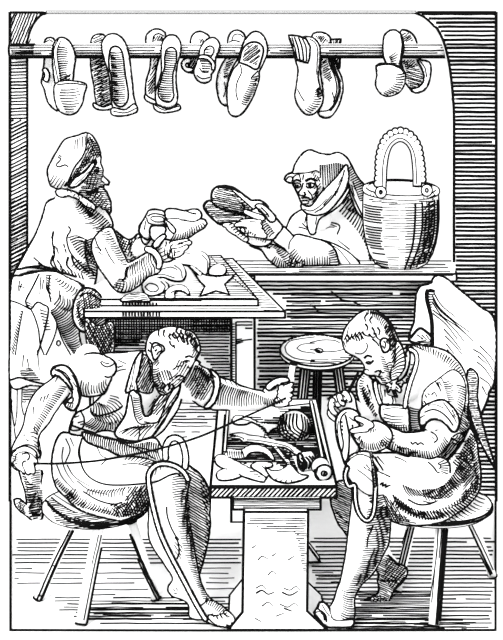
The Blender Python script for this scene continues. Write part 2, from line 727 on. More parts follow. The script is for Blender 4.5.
# left jamb, right jamb, wall below the opening, and the head of the opening
lw = 'px 9 11 48 11 40 16 33 25 29 36 28 50 28 300 28 502 9 502'
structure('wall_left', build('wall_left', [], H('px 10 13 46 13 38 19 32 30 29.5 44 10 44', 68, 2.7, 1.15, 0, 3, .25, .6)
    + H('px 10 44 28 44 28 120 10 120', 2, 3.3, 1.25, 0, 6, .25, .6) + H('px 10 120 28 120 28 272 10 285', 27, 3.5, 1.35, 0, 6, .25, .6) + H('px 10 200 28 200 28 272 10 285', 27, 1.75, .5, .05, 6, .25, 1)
    + S('px 10 12 10 400 10 501', 2.2) + S('px 10 12.5 46 12.5', 1.8) + S('px 46.5 12 39 17 32.5 26 28.5 37 27.4 50 27.4 120 27.4 275', 1.9),
    'plaster', solids=[prism(lw, WD, .035)], ow=0, loc=(-1.1, WD, 0), smooth=False))
rw = 'px 497 11 414 11 424 15 434 24 441 36 446 52 450 75 452.5 100 453 120 453 285 453 502 497 502'
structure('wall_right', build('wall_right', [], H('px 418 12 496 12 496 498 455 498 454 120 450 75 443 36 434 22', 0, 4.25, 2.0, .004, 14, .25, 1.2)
    + S('px 496 12 496 300 496 501', 2.2) + S('px 415 12.3 496 12.3', 1.8) + S('px 415.5 12 425 16.5 434.6 25.5 442 38 447 54 450.7 76 453 100 453.8 120 453.8 200 453.8 262', 2.0),
    'plaster', solids=[prism(rw, WD, .035)], ow=0, loc=(1.1, WD, 0), smooth=False))
bw = 'px 28 274 453 274 453 502 28 502'
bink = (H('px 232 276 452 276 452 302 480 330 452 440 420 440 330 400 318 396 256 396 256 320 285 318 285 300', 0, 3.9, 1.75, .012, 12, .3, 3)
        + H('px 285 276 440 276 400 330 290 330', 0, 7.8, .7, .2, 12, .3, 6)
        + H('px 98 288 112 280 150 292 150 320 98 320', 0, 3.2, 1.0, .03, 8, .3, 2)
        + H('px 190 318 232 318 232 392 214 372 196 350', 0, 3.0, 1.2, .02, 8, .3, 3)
        + H('px 100 318 231 318 231 336 200 338 168 330 140 345 106 348', 0, 2.5, 1.15, .01, 6, .2, 2)  # dense hatching draws the shade under the table onto the wall
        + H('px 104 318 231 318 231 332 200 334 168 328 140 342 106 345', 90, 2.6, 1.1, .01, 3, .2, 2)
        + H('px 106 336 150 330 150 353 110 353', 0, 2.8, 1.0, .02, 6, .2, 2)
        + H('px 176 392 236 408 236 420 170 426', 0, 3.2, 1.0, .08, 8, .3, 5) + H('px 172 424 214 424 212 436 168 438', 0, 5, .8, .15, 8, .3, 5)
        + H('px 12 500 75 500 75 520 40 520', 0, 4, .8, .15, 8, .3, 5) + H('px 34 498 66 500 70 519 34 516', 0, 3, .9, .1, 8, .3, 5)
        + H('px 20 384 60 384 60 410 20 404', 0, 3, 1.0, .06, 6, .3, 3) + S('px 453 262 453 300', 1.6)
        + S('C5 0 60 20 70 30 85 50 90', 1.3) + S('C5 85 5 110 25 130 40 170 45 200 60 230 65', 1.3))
structure('wall_back', build('wall_back', [], bink, 'plaster', solids=[prism(bw, WD, .035)], ow=0, loc=(0, WD, 0), smooth=False))
structure('trim_1', build('trim_1', [], [], 'plaster', solids=[prism('px 46 11.2 416 11.2 416 12.8 46 12.8', WD, .03)], ow=.6, loc=(0, WD, 2.4), smooth=False))

# counter board lying on the low wall
sz = EYE - (274 - HY) * 4.8 / F
sv = [P(28, 274, 4.8), P(453, 274, 4.8), P(453, 274, 4.8), P(28, 274, 4.8)]
xl, xr = P(29, 274, 4.88).x, P(453, 274, 4.88).x
cv = quad_slab((xl, 4.8, sz), (xr, 4.8, sz), (P(453, 0, 5.4).x, 5.4, sz), (xl, 5.4, sz), (0, 0, -.035))
cink = (H('px 232 260 452 260 452 273 236 273', 0, 3.4, 1.0, .05, 12, .3, 8) + H('px 300 268 380 262 380 273 290 273', 0, 1.7, .9, .1, 10, .2, 6)
        + S('px 240 274.5 453 274.5', 2.0) + S('px 232 260.5 452 260.5', 1.2))
tag(build('counter_board', [], cink, 'wood', solids=[cv], ow=1.5, loc=(0, 4.85, sz - .035), smooth=False),
    'long wooden counter board on the low shop wall, carrying the basket', 'counter')

# rail across the opening
ra, rb = P(10, 50.5, 4.84), P(447, 50.5, 4.97)
rod_s = rod(ra, rb, .0335, n=16)
rink = (S('px 10 45.3 446 45.3', 1.0) + S('px 10 55.5 446 55.5', 1.9) + S('px 10 57 446 57', 1.5) + H('px 14 46.5 445 46.5 445 56 14 56', 0, 2.6, 1.0, .12, 7, .2, 8)
        + H('px 10 43.5 36 43.5 36 58 10 58', 0, 1.8, 1.2, .01, 7, .2, 2) + H('px 14 52 380 52 380 57 14 57', 0, 2.0, .9, .2, 7, .2, 8))
tag(build('hanging_rail', [], rink, 'wood', solids=[rod_s], ow=1.5, loc=ra),
    'long round wooden rail across the top of the opening, hung with shoes', 'rail')
# ================================================================ shoes on the rail
HG = 'shoes hanging in pairs from the rail'
def FDX(x): return 4.84 + .13 * (x - 10) / 437 - .055     # leaning on the rail in front of it
def BDX(x): return 4.84 + .13 * (x - 10) / 437 + .055     # and behind it
def hung(name, label, parts, base, cat='shoe'):
    """parts: (part name, shell, ink[, sub parts])"""
    t = thing(name, label, cat, P(*base), HG)
    for p in parts:
        build(p[0], p[1], p[2], 'leather', t, ow=1.4)
    return t

hung('hanging_mule', 'backless shoe with rounded toe cap, front one of the leftmost pair on the rail', [
    ('sole', Shell('A1 212 185 216 142 238 113 268 118 290 145 303 190 296 240 290 290 255 315 226 300 216 250', FDX(60), .35),
     Ld('A1 232 150 232 200 240 285', 'A1 272 155 276 200 270 275', 15, .9, -.05) + H('A1 240 255 290 255 285 288 240 288', 20, 1.5, .9) + S('A1 236 118 218 160 222 220 236 290', 1.0) + S('A1 244 125 230 165 234 215 246 270', .9)),
    ('toe_cap', Shell('A1 225 297 262 286 300 288 346 300 338 335 330 375 305 412 270 420 240 405 225 375 218 330', FDX(60) - .03, .75),
     Ld('A1 245 322 240 345 252 380 265 408', 'A1 330 315 325 345 315 385 300 408', 9, .9, .04, .2) + S('A1 232 302 290 296 340 304', 1.2))], (60, 112, FDX(60)))
hung('hanging_mule', 'pale backless shoe hanging behind the rail with a curled tab, in the leftmost pair', [
    ('sole', Shell('A1 180 132 190 114 205 112 222 128 232 200 240 300 240 400 215 395 193 368 180 320 168 292 172 270 176 240 180 190', BDX(52), .4),
     S('A1 168 240 185 240 195 262 190 284 174 272', 1.0) + S('A1 185 130 200 120 212 130', 1.0)),
    ('buckle', Shell('A1 172 240 186 236 198 258 192 288 176 280 182 262', BDX(52) - .04, .5), [])], (52, 108, BDX(52)))

hung('hanging_clog', 'wooden soled slipper with hatched footbed, front one of the second pair from the left', [
    ('sole', Shell('Q1 206 108 204 85 216 70 232 69 246 80 256 105 262 150 266 190 270 214 250 222 228 220 222 190 218 150', FDX(123), .5),
     S('Q1 218 112 222 96 234 93 244 106 250 150 256 190 250 208 238 212 226 200 224 160 218 130 218 112', 1.6)
     + Ld('Q1 220 105 224 160 228 205', 'Q1 242 105 249 160 250 205', 24, .95, .05, .02) + Ld('Q1 221 105 226 160 230 205', 'Q1 230 105 236 160 238 205', 18, .7)),
    ('heel', Shell('Q1 222 224 226 216 250 220 268 208 273 222 250 230 228 230', FDX(123) - .02, .8), S('Q1 226 222 250 225 272 216', 1.0))], (123, 114, FDX(123)))
hung('hanging_clog', 'dark hatched slipper hanging behind the rail, back one of the second pair from the left', [
    ('sole', Shell('Q1 182 85 190 71 206 70 216 85 220 130 222 200 225 210 205 214 193 205 188 170 182 135', BDX(100), .5),
     H('Q1 182 85 190 71 206 70 216 85 220 130 222 200 225 210 205 214 193 205 188 170 182 135', 25, 1.55, .95) + Ld('Q1 190 90 194 150 200 200', 'Q1 204 88 206 150 210 200', 18, 1.2)),
    ('heel', Shell('Q1 187 206 205 214 226 208 224 216 205 219 190 215', BDX(100) - .02, .8), [])], (100, 108, BDX(100)))
hung('hanging_clog', 'open slipper with long hatched footbed, front one of the third pair from the left', [
    ('sole', Shell('A2 148 150 158 118 180 102 205 106 222 130 222 170 207 230 204 290 210 350 200 385 170 393 130 378 124 340 132 305 148 250 147 195', FDX(167), .5),
     S('A2 160 190 168 160 188 150 206 165 204 210 192 260 193 320 195 350 178 370 148 362 134 335 148 275 160 230 160 190', 1.4)
     + Ld('A2 162 165 164 210 150 280 138 330 150 362', 'A2 204 168 204 210 190 265 192 320 180 366', 25, .85, .03, .02)),
    ('heel', Shell('A2 115 380 130 384 165 398 205 388 214 380 222 395 205 405 155 412 125 402', FDX(167) - .02, .8), S('A2 120 384 160 403 216 388', 1.0))], (167, 112, FDX(167)))
hung('hanging_clog', 'heeled slipper behind the rail, back one of the third pair from the left', [
    ('sole', Shell('A2 86 132 90 98 122 78 152 86 162 105 140 180 124 240 120 310 124 375 92 362 84 340 86 290 100 240 104 190 92 160', BDX(150), .5),
     H('A2 112 190 140 180 122 250 118 340 92 345 90 290 108 240', 55, 1.6, 1.1) + H('A2 115 110 128 98 152 102 158 112 148 130 112 130', 60, 1.5, 1.2) + S('A2 112 130 116 105 135 95 155 105', 1.2)),
    ('heel', Shell('A2 82 340 95 352 122 366 122 378 90 366 80 352', BDX(150) - .02, .8), [])], (150, 104, BDX(150)))
hung('hanging_sandal', 'small strapped child sandal, front one of the fourth pair from the left', [
    ('sole', Shell('A2 298 185 305 152 330 120 360 113 380 135 376 165 364 190 360 240 346 258 345 280 320 293 292 282 278 250 290 212', FDX(203), .5),
     S('A2 318 182 322 158 340 145 356 152 356 172 344 190', 1.3) + Ld('A2 324 160 326 180', 'A2 352 155 350 182', 8, .9) + Ld('A2 304 205 312 245', 'A2 348 208 340 245', 16, 1.0)
     + S('A2 300 232 312 250 336 250', 1.1) + S('A2 290 262 312 276 342 270', 1.2)),
    ('strap', Shell('A2 293 196 300 184 330 184 355 205 362 222 358 242 350 240 350 222 335 200 310 194', FDX(203) - .03, .7), [])], (203, 82, FDX(203)))
hung('hanging_sandal', 'small sandal with curled heel tab, back one of the fourth pair from the left', [
    ('sole', Shell('A2 265 128 276 98 302 88 330 100 338 118 305 175 292 210 280 248 262 252 256 225 270 185', BDX(188), .5),
     H('A2 262 200 300 180 285 248 262 250 256 225', 60, 1.5, 1.1) + H('A2 290 118 305 108 322 120 305 140', 60, 1.4, 1.2)),
    ('heel_tab', Shell('A2 262 195 240 198 228 215 234 236 256 250 275 240 262 232 246 230 244 216 262 210', BDX(188) - .03, .7), [])], (188, 72, BDX(188)))
hung('hanging_slipper', 'closed slipper with scooped hatched opening, front one of the fifth pair from the left', [
    ('upper', Shell('A3 157 215 165 165 185 118 214 90 245 95 266 130 270 170 252 218 237 248 236 280 216 340 195 380 172 412 145 428 122 418 114 395 110 340 116 290 135 240', FDX(239), .6),
     S('A3 160 212 172 165 195 135 228 130 252 150 250 185 228 238 190 222 160 212', 1.7) + H('A3 166 205 176 168 195 140 228 134 246 152 244 185 226 228 192 214', 38, 1.6, 1.1)
     + S('A3 163 222 168 250 150 290 145 330 152 362', 1.0) + Ld('A3 232 265 222 310 205 345 185 380', 'A3 205 270 190 310 172 345 162 372', 15, 1.3, -.1) + S('A3 232 245 215 262 205 275', 1.2) + H('A3 225 260 235 265 212 335 205 320', 20, 1.3, 1.1))], (239, 112, FDX(239)), 'shoe')
hung('hanging_slipper', 'narrow dark-lined slipper behind the rail, back one of the fifth pair from the left', [
    ('upper', Shell('A3 113 122 125 92 150 82 175 95 182 110 162 160 155 190 130 230 110 290 108 350 112 383 90 378 75 350 68 290 80 240 105 195 130 180 118 150', BDX(223), .6),
     H('A3 108 200 148 190 120 240 104 295 92 300 92 250', 22, 1.7, 1.2) + S('A3 98 290 102 320 94 350', 1.0) + S('A3 118 130 135 122 160 128', 1.0) + S('A3 128 120 138 100 160 98 172 110', 1.0))], (223, 102, BDX(223)))
hung('hanging_shoe', 'long closed shoe with striped tongue, front one of the second pair from the right', [
    ('upper', Shell('A4 58 120 90 110 130 112 154 135 160 160 158 210 152 270 162 320 172 350 165 385 138 415 108 420 78 392 62 350 68 300 74 240 62 190', FDX(307), .6),
     S('A4 118 118 138 130 150 160 148 220 146 260', 1.0) + S('A4 72 320 84 345 98 366', 1.0) + Ld('A4 160 310 166 345 155 385 125 412', 'A4 140 325 132 350 122 372 98 396', 18, 1.2, -.08) + H('A4 140 320 160 310 168 350 150 370', 35, 1.3, 1.0)),
    ('tongue', Shell('A4 35 102 75 106 105 118 121 148 118 190 112 213 88 205 65 200 52 150', FDX(307) - .06, .25, sm=False),
     S('A4 58 110 72 150 80 200', 1.4) + S('A4 75 112 88 150 95 203', 1.4) + S('A4 90 116 104 150 106 205', 1.3) + S('A4 48 110 60 150 70 196', 1.2))], (307, 113, FDX(307)))
hung('hanging_shoe', 'long shoe with layered sole edge, back one of the second pair from the right', [
    ('sole', Shell('A4 128 108 150 91 178 94 202 115 216 180 226 225 246 270 252 320 236 380 212 420 186 434 155 415 175 350 165 250 165 160', BDX(328), .5),
     H('A4 165 190 192 200 212 270 204 300 172 270', 32, 2.0, 1.4) + H('A4 140 108 155 98 178 102 195 125 165 140', 55, 1.7, 1.0) + S('A4 200 180 212 230 232 275 238 325 222 372 200 405', 2.2) + S('A4 190 170 200 220 220 270 228 320 215 370', 1.2) + S('A4 195 130 208 180 222 240 244 290', 1.3) + S('A4 210 330 218 370 196 402 160 408', 1.0)),
    ('heel_flap', Shell('A4 203 120 245 118 240 150 240 235 222 200 212 160', BDX(328) - .02, .2, sm=False), H('A4 206 122 243 120 238 150 238 228 222 198 214 160', 78, 1.5, 1.1))], (328, 116, BDX(328)))
hung('hanging_mule', 'backless shoe with bulging toe cap, front one of the rightmost pair on the rail', [
    ('sole', Shell('A5 22 130 30 98 60 81 88 95 100 130 100 170 88 215 92 238 40 232 34 215 22 180', FDX(388), .35),
     Ld('A5 44 190 50 205 52 222', 'A5 80 165 80 190 78 225', 9, .9, .0, .2) + S('A5 88 95 96 140 90 190 84 220', 1.4)),
    ('toe_cap', Shell('A4 388 226 400 218 440 218 478 228 500 250 502 285 484 325 440 346 405 335 386 300 392 260', FDX(388) - .03, .75),
     Ld('A4 500 255 494 290 475 325 435 340', 'A4 465 262 460 290 440 312 415 330', 13, 1.2, -.05) + S('A4 392 226 440 222 480 236 500 258', 1.2))], (388, 95, FDX(388)))
hung('hanging_mule', 'hatched backless shoe behind the rail, back one of the rightmost pair', [
    ('sole', Shell('A5 90 90 108 82 138 98 154 130 158 180 178 215 188 260 180 300 150 322 125 310 105 280 100 235 92 170', BDX(416), .4),
     H('A5 94 92 108 86 136 100 150 132 120 130 100 130', 35, 1.5, 1.2) + H('A5 104 205 150 225 184 260 178 300 150 318 125 305 108 270', -15, 1.9, 1.2) + H('A5 95 200 150 200 165 225 110 240', 40, 1.5, 1.2)),
    ('toe_cap', Shell('A5 158 200 180 204 205 210 212 240 204 290 185 322 152 332 130 318 160 314 182 292 186 260 172 225', BDX(416) - .03, .8), S('A5 170 205 190 235 196 270', 1.0))], (416, 92, BDX(416)))
# ================================================================ furniture
def LS(*args, **kw):
    return Limb(*args, **kw)
# ---- work table at the back, its boards pitched towards the workers
tb = thing('work_table', 'tall wooden work table with a raised top board, behind the bench', 'table', (P(243, 500, 4.5).x, 4.6, 0))
ub = quad_slab(P(84, 299.5, 4.25), P(258, 299.5, 4.25), P(221, 256, 4.75), P(84, 259, 4.75), (0, 0, -.027))
build('top_board', [], H('T 0 395 T 150 395 T 380 388 T 285 272 T 245 272 T 200 330 T 60 370 T 0 385', 0, 2.1, 1.1, .01, 8, .2, 1)
      + H('T 5 398 105 398 105 418 5 418', 90, 3.0, 1.6, 0, 3, .2, .3) + H('T 105 402 180 402 180 408 105 408', 90, 3.2, .7, 0, 3, .2, .3)
      + S('T 250 266 282 300 382 388', .8), 'wood', tb, ow=1.5, solids=[ub], smooth=False)
lb = quad_slab(P(84, 311.5, 4.2), P(285, 311.5, 4.2), P(233, 259, 4.79), P(84, 263, 4.79), (0, 0, -.026))
build('table_top', [], H('T 290 278 312 282 455 428 408 428 388 412 386 390', 0, 2.5, 1.1, 0, 8, .2, .5) + H('T 200 414 388 413 390 420 200 420', 0, 1.7, 1.2, 0, 6, .2, 1)
      + H('T 5 424 110 424 110 444 5 444', 90, 3.0, 1.6, 0, 3, .2, .3) + H('T 110 430 180 430 180 436 110 436', 90, 3.2, .7, 0, 3, .2, .3), 'wood', tb, ow=1.6, solids=[lb], smooth=False)
for x0, x1 in ((236, 254.5), (76, 90)):
    X0, X1 = P(x0, 0, 4.62).x, P(x1, 0, 4.62).x
    build('leg', [], (S('px 231.5 322 231.5 392', 1.6) + S('px 236 322 236 392', 1.4) + Ld('px 232.5 324 232.5 390', 'px 235 324 235 390', 26, .8) + H('C3 185 80 255 80 255 115 185 112', 0, 3.4, 1.2, 0, 6, .2, .5)
          + S('C3 188 168 215 162 250 158', 1.1) + Ld('C3 188 175 188 160', 'C3 215 168 210 156', 4, .9)) if x0 > 200 else [], 'wood', tb, ow=1.7,
          solids=[box(X0 - (.022 if x0 > 200 else 0), X1, 4.62, 4.70, 0, 1.125)], smooth=False)

# ---- low bench with tray top on a thick block
BN, BM = .49, .1494
def bench_d(x, y):
    return (EYE - BN + 3.58 * BM) / ((y - HY) / F + BM)
def on_bench(x, y):
    return P(x, y, bench_d(x, y))
UPB = Vector((0, -BM, 1)).normalized()
bench = thing('work_bench', 'low cobbler bench with a rimmed tray top full of tools, on a thick block', 'bench', (P(274, 600, 3.6).x, 3.75, 0))
tl, tr, br, bl = on_bench(210.5, 486), on_bench(336.5, 486), on_bench(316.5, 399.5), on_bench(218.5, 399.5)
build('tray_top', [], S('C4 78 88 72 150 68 215', 1.1) + S('C4 70 90 64 180 60 235', 1.0) + S('C4 388 50 412 160 443 272', 1.5) + S('C4 376 62 402 170 432 272', 1.3) + S('C4 285 62 330 56 386 50', 1.4)
      + Ld('C4 380 60 402 150 424 240', 'C4 386 58 410 150 434 240', 22, .7)
      + H('C4 258 68 380 58 405 165 420 240 395 235 385 175 370 100 330 75 270 85', 0, 2.3, 1.6, .01, 6, .2, .6)
      + H('C4 110 190 140 185 260 200 330 240 300 250 235 205 170 200', 0, 2.3, 1.6, .01, 6, .2, .6) + H('C4 150 232 225 225 260 262 270 280 240 262 190 262 120 262 100 255 130 245', 0, 2.2, 1.6, .01, 6, .2, .6)
      + H('C4 150 100 200 95 215 110 190 112 140 112', 0, 2.3, 1.5, .02, 6, .2, .6) + H('C4 290 175 330 195 370 210 400 215 415 230 360 232 330 215 270 195', 0, 2.3, 1.6, .01, 6, .2, .6)
      + H('C4 205 112 262 98 300 72 375 62 400 165 420 240 385 250 330 232 300 212 260 190 215 160 180 120', 0, 2.1, 1.8, 0, 6, .15, .5, cl=.8) + H('C4 80 172 150 190 240 205 310 225 340 300 285 290 250 262 140 266 75 255', 0, 2.1, 1.8, 0, 6, .15, .5, cl=.8)
      + H('C4 20 347 470 347 470 386 20 386', 45, 3.3, 1.5, 0, 6, .2, .5) + S('C4 20 350 240 350 470 350', 1.8),
      'wood', bench, ow=1.7, solids=[quad_slab(tl, tr, br, bl, (0, 0, -.042))], smooth=False)
# raised rim strips round the tray
def strip(a, b, w=.012, h=.014):
    a, b = Vector(a), Vector(b)
    s = (b - a).cross(UPB).normalized() * w
    return quad_slab(a + UPB * h, a + s + UPB * h, b + s + UPB * h, b + UPB * h, tuple(-UPB * h)) if (b - a).y > 0 else quad_slab(a + UPB * h, b + UPB * h, b + s + UPB * h, a + s + UPB * h, tuple(-UPB * h))
for q0, q1 in ((on_bench(322.5, 470), on_bench(309.5, 404)), (on_bench(223, 455), on_bench(227, 404))):
    build('rim', [], [], 'wood', bench, ow=1.0, solids=[strip(q0, q1)], smooth=False)
build('cleat', [], H('C4 100 396 415 396 415 428 100 428', 0, 1.9, 1.15, 0, 10, .15, .6) + H('C4 136 432 368 432 366 448 138 448', 0, 2.6, 1.0, 0, 10, .2, 2), 'wood', bench, ow=1.7,
      solids=[prism('px 233 499 320.5 499 320.5 509.5 308 509.5 308 516 244 516 244 509.5 233 509.5', 3.592, .28)], smooth=False)
build('block', [], H('px 246 517 306 517 300 535 262 530 246 524', 0, 2.6, .9, .04, 6, .2, 6) + H('px 290 517 307 517 307 590 300 560', 0, 2.5, .9, .05, 5, .2, 2)
      + SS('px 258 560 262 556 268 559', 'px 272 556 276 553', 'px 256 588 262 585 266 589', 'px 284 588 290 590 296 586 300 590', 'px 262 606 268 602 273 606', 'px 280 604 288 607 294 603 298 606', 'px 268 575 272 571 276 574', 'px 288 560 294 556', 'px 252 548 256 545', 'px 255 618 262 622', 'px 276 616 284 613', w=1.1)
      + SS('px 256 593 262 590 268 594 274 592', 'px 282 592 290 595 298 591', 'px 284 608 292 611', w=1.6), 'wood', bench, ow=1.8,
      solids=[prism('px 244 512 308 512 307 611 327 630 228 630 242.5 612', 3.562, .28)], smooth=False)
build('foot', [], [], 'wood', bench, ow=1.6, solids=[prism('px 300 536 309 547 320 562 296 563', 4.12, .05)], smooth=False)

# ---- stools of the two seated workers
def turned_leg(parent, a, b, r0, r1, ink):
    build('leg', [], ink, 'wood', parent, ow=1.6, solids=[rod(a, b, r0, r1, 14)])
def disc_prof(r, th):
    return [(r * .80, -th), (r * .93, -th * .75), (r * 1.0, -th * .35), (r * .995, -th * .1), (r * .97, 0)]
s1 = thing('stool', 'three-legged wooden stool under the left seated worker', 'stool', (P(97, 600, 3.8).x, 3.8, 0), 'three-legged round stools')
z1 = EYE - (501 - HY) * 3.8 / F
tilt = .06
V, Fc = lathe(P(97, 0, 3.8).x, 3.8, z1, disc_prof(.203, .046), 44, (0, 0))
build('seat', [], H('D6 44 270 60 290 120 335 180 362 290 370 380 335 396 300 380 310 330 330 220 325 140 305 90 275 60 245', 8, 1.7, 1.25, .01, 5, .2, .5)
      + S('D6 55 240 80 268 125 298 150 310', 1.2) + S('D6 80 250 110 270 150 295', .9) + H('px 46 500 50 505 62 514 80 521 100 524 125 522 140 515 148 505 149 515 140 524 125 531 100 534 75 530 55 520', 4, 2.0, 1.4, 0, 4, .2, .4) + S('D6 54 272 90 308 150 336 230 350 310 346 370 322 393 298', 1.6) + S('D6 60 286 100 320 160 346 240 358 320 352 376 328', 1.6) + S('D6 80 306 120 332 180 354 250 364 320 358 366 338', 1.7) + S('D6 150 330 200 342 270 346 330 336 385 310', 1.4), 'wood', s1, ow=1.7, solids=[(V, Fc)], crease=50)
def leg_between(parent, x0, y0, d0, x1, y1, w0, w1, ink, fl=True):
    d1 = floor_d(y1)
    turned_leg(parent, P(x0, y0, d0), P(x1, y1, d1) + Vector((0, 0, .004)), w0 * d0 / F, w1 * d1 / F, ink)
leg_between(s1, 74, 522, 3.84, 38, 600, 4.6, 4.6, Ld('D5 205 320 115 505', 'D5 216 326 130 505', 3, .8, 0, .02, False) + S('D5 213 305 165 400 112 518', 1.4) + S('D5 222 305 175 400 124 518', 2.2) + S('D5 218 320 170 410', .9))
leg_between(s1, 99, 524, 3.72, 81, 625, 6.0, 5.4, S('D5 315 320 292 430 262 590', 2.0) + S('D5 308 320 284 430 255 580', 1.1) + S('D5 300 320 280 410', .8))
leg_between(s1, 132, 522, 3.83, 156, 600, 4.8, 4.8, S('D6 334 372 372 469', 2.2) + S('D8 8 140 60 270 112 380', 2.4) + S('D8 0 140 50 270 104 385', 1.6) + S('D8 -8 140 30 240 62 300', 1.2))
s2 = thing('stool', 'three-legged wooden stool under the right seated worker', 'stool', (P(430, 600, 3.8).x, 3.8, 0), 'three-legged round stools')
V, Fc = lathe(P(430, 0, 3.85).x, 3.85, EYE - (500 - HY) * 3.85 / F, disc_prof(.234, .036), 44, (.0, .0))
build('seat', [], Ld('D4 400 15 375 60 320 90 270 125', 'D4 430 25 420 70 370 110 300 145', 12, 1.3, .05) + H('D4 110 135 240 150 350 140 445 90 450 60 400 118 300 138', 3, 1.6, 1.3, .01, 5, .2, .5)
      + H('D4 235 138 400 125 440 90 380 132 300 148', 3, 1.4, 1.2, .01, 5, .2, .5), 'wood', s2, ow=1.7, solids=[(V, Fc)], crease=50)
leg_between(s2, 442, 522, 3.72, 433.5, 627, 6.3, 5.2, S('D4 228 165 218 300 190 480', 1.0) + S('D4 252 165 240 300 218 575', 2.6) + S('D4 262 165 250 300 230 560', 2.2) + S('D4 242 165 230 290', .9) + S('D4 222 250 208 400 200 480', .9))
leg_between(s2, 472, 520, 3.92, 492.5, 577, 4.4, 4.0, S('D4 360 150 410 260 455 355', 1.6) + S('D4 372 150 420 250 460 340', 1.0) + S('D4 350 155 400 260 450 360', 1.4))
leg_between(s2, 412, 522, 3.95, 397, 592, 4.8, 4.4, S('px 408.5 527 396 577', 1.3) + S('px 411 527 398.5 578', 1.4) + S('px 413.5 527 401 579', 1.4) + S('px 406.5 530 394 575', 1.0))

# ---- small round stool behind the bench
s3 = thing('round_stool', 'small empty round stool with a pale top, behind the bench', 'stool', (P(318, 500, 4.62).x, 4.62, 0))
d3 = 4.66
V, Fc = lathe(P(317, 0, d3).x, d3, EYE - (350 - HY) * d3 / F, [(.155, -.022), (.171, -.018), (.172, 0), (.155, .002)], 48, (0, .24))
build('seat', [], S('C3 368 170 362 195 372 220 400 240 440 252 503 258', 1.0) + S('C3 382 190 400 168 440 158 503 150', .9) + S('C3 382 190 390 215 420 235 470 244 503 246', 1.0)
      + S('C5 0 240 60 250 120 245 168 225', 1.0) + S('C5 0 213 50 203 100 205 120 215', 1.0) + S('C5 18 242 34 236 52 244 48 254 30 254 18 242', 1.3) + S('C5 26 246 40 250', 2.2) + S('C3 430 195 450 180 503 175', .9) + S('C3 430 195 450 208 503 216', .9)
      + H('C5 0 275 80 282 168 262 170 282 100 300 0 298', 0, 2.0, 1.3, 0, 6, .2, 1), 'wood', s3, ow=1.5, solids=[(V, Fc)])
def leg3(x0, y0, da, x1, y1, r):
    a = P(x0, y0, da)
    b = P(x1, y1, floor_d(y1))
    build('leg', [], S('px %f %f %f %f' % (x0 - .8, y0 + 3, x0 + (x1 - x0) * .4 - .8, y0 + (y1 - y0) * .4), .9), 'wood', s3, ow=1.4, solids=[rod(a, b, r, r * .9, 10)])
leg3(306, 363, 4.6, 291, 510, .022)
leg3(337, 362, 4.6, 358, 512, .022)
leg3(318, 360, 4.74, 314, 503, .018)

# ---- hide hanging on the wall at the right
hp = 'px 409.5 340 412 328 414.5 321 416 299 417.5 292 421 286 431 283.5 433 279 438 275.5 447 279 455 286 462 292 480 307 494.5 322 494.5 378 489 392 486 403 478 419 474 408 468 392 466 380 457 362 445 353 432 347 420 344'
def hd(x, y):
    return 4.80 - .0009 * (y - 275)
hink = (S('C6 170 112 163 125 165 160 178 210 186 260 188 365', 3.0) + S('C6 168 120 180 112 200 120', 2.4) + Ld('C6 168 118 172 150 180 190', 'C6 198 122 192 150 188 185', 7, 1.3)
        + SS('C6 195 125 230 180 290 230', 'C6 188 135 220 190 280 245 355 300', 'C6 188 150 225 205 290 260 350 320', 'C6 188 165 230 225 300 275 372 340', 'C6 190 200 240 240 290 290 330 340', 'C6 190 215 250 265 300 330', 'C6 240 285 280 330 318 380', w=1.2)
        + SS('C6 245 315 290 360 322 400', 'C6 250 350 285 395', 'C6 255 375 275 400', w=1.1) + SS('C6 370 375 410 400 440 440 462 480', 'C6 400 360 440 400 463 430', 'C6 385 430 420 460 462 520', 'C6 390 405 430 440', 'C6 400 500 440 530 450 570', 'C6 410 540 430 580', w=1.1)
        + S('C6 92 325 130 282 160 295 185 318', 2.2) + H('C6 110 345 140 325 185 340 186 365 150 360', 5, 1.6, 1.2, .01) + Ld('C6 120 310 160 310', 'C6 150 330 180 338', 5, 1.0) + S('C6 115 180 112 240', .8))
single('hanging_hide', 'large pale folded hide draped down the wall at the right', 'hide', [Shell(hp, hd, .22)], hink, ow=1.6)
single('leather_tie', 'long dark wavy leather strip hanging below the pale hide', 'strip',
       [Shell('px 468 371 473 370 478 378 477 398 481 418 487 440 495 466 491 462 478 436 470 412 467 392', 4.62, .5)],
       H('px 468 371 473 370 478 378 477 398 481 418 487 440 495 466 491 462 478 436 470 412 467 392', 0, 1.8, 1.6, 0, 5), ow=1.5)
# ================================================================ things on the bench, the table and the counter
def item(name, label, cat, outline, ink=(), t=.6, group='tools and scraps in the bench tray', ow=1.3, sm=True, mat='leather'):
    return single(name, label, cat, [Shell(outline, bench_d, t, lie=UPB, sm=sm)], ink, mat, group, ow=ow)
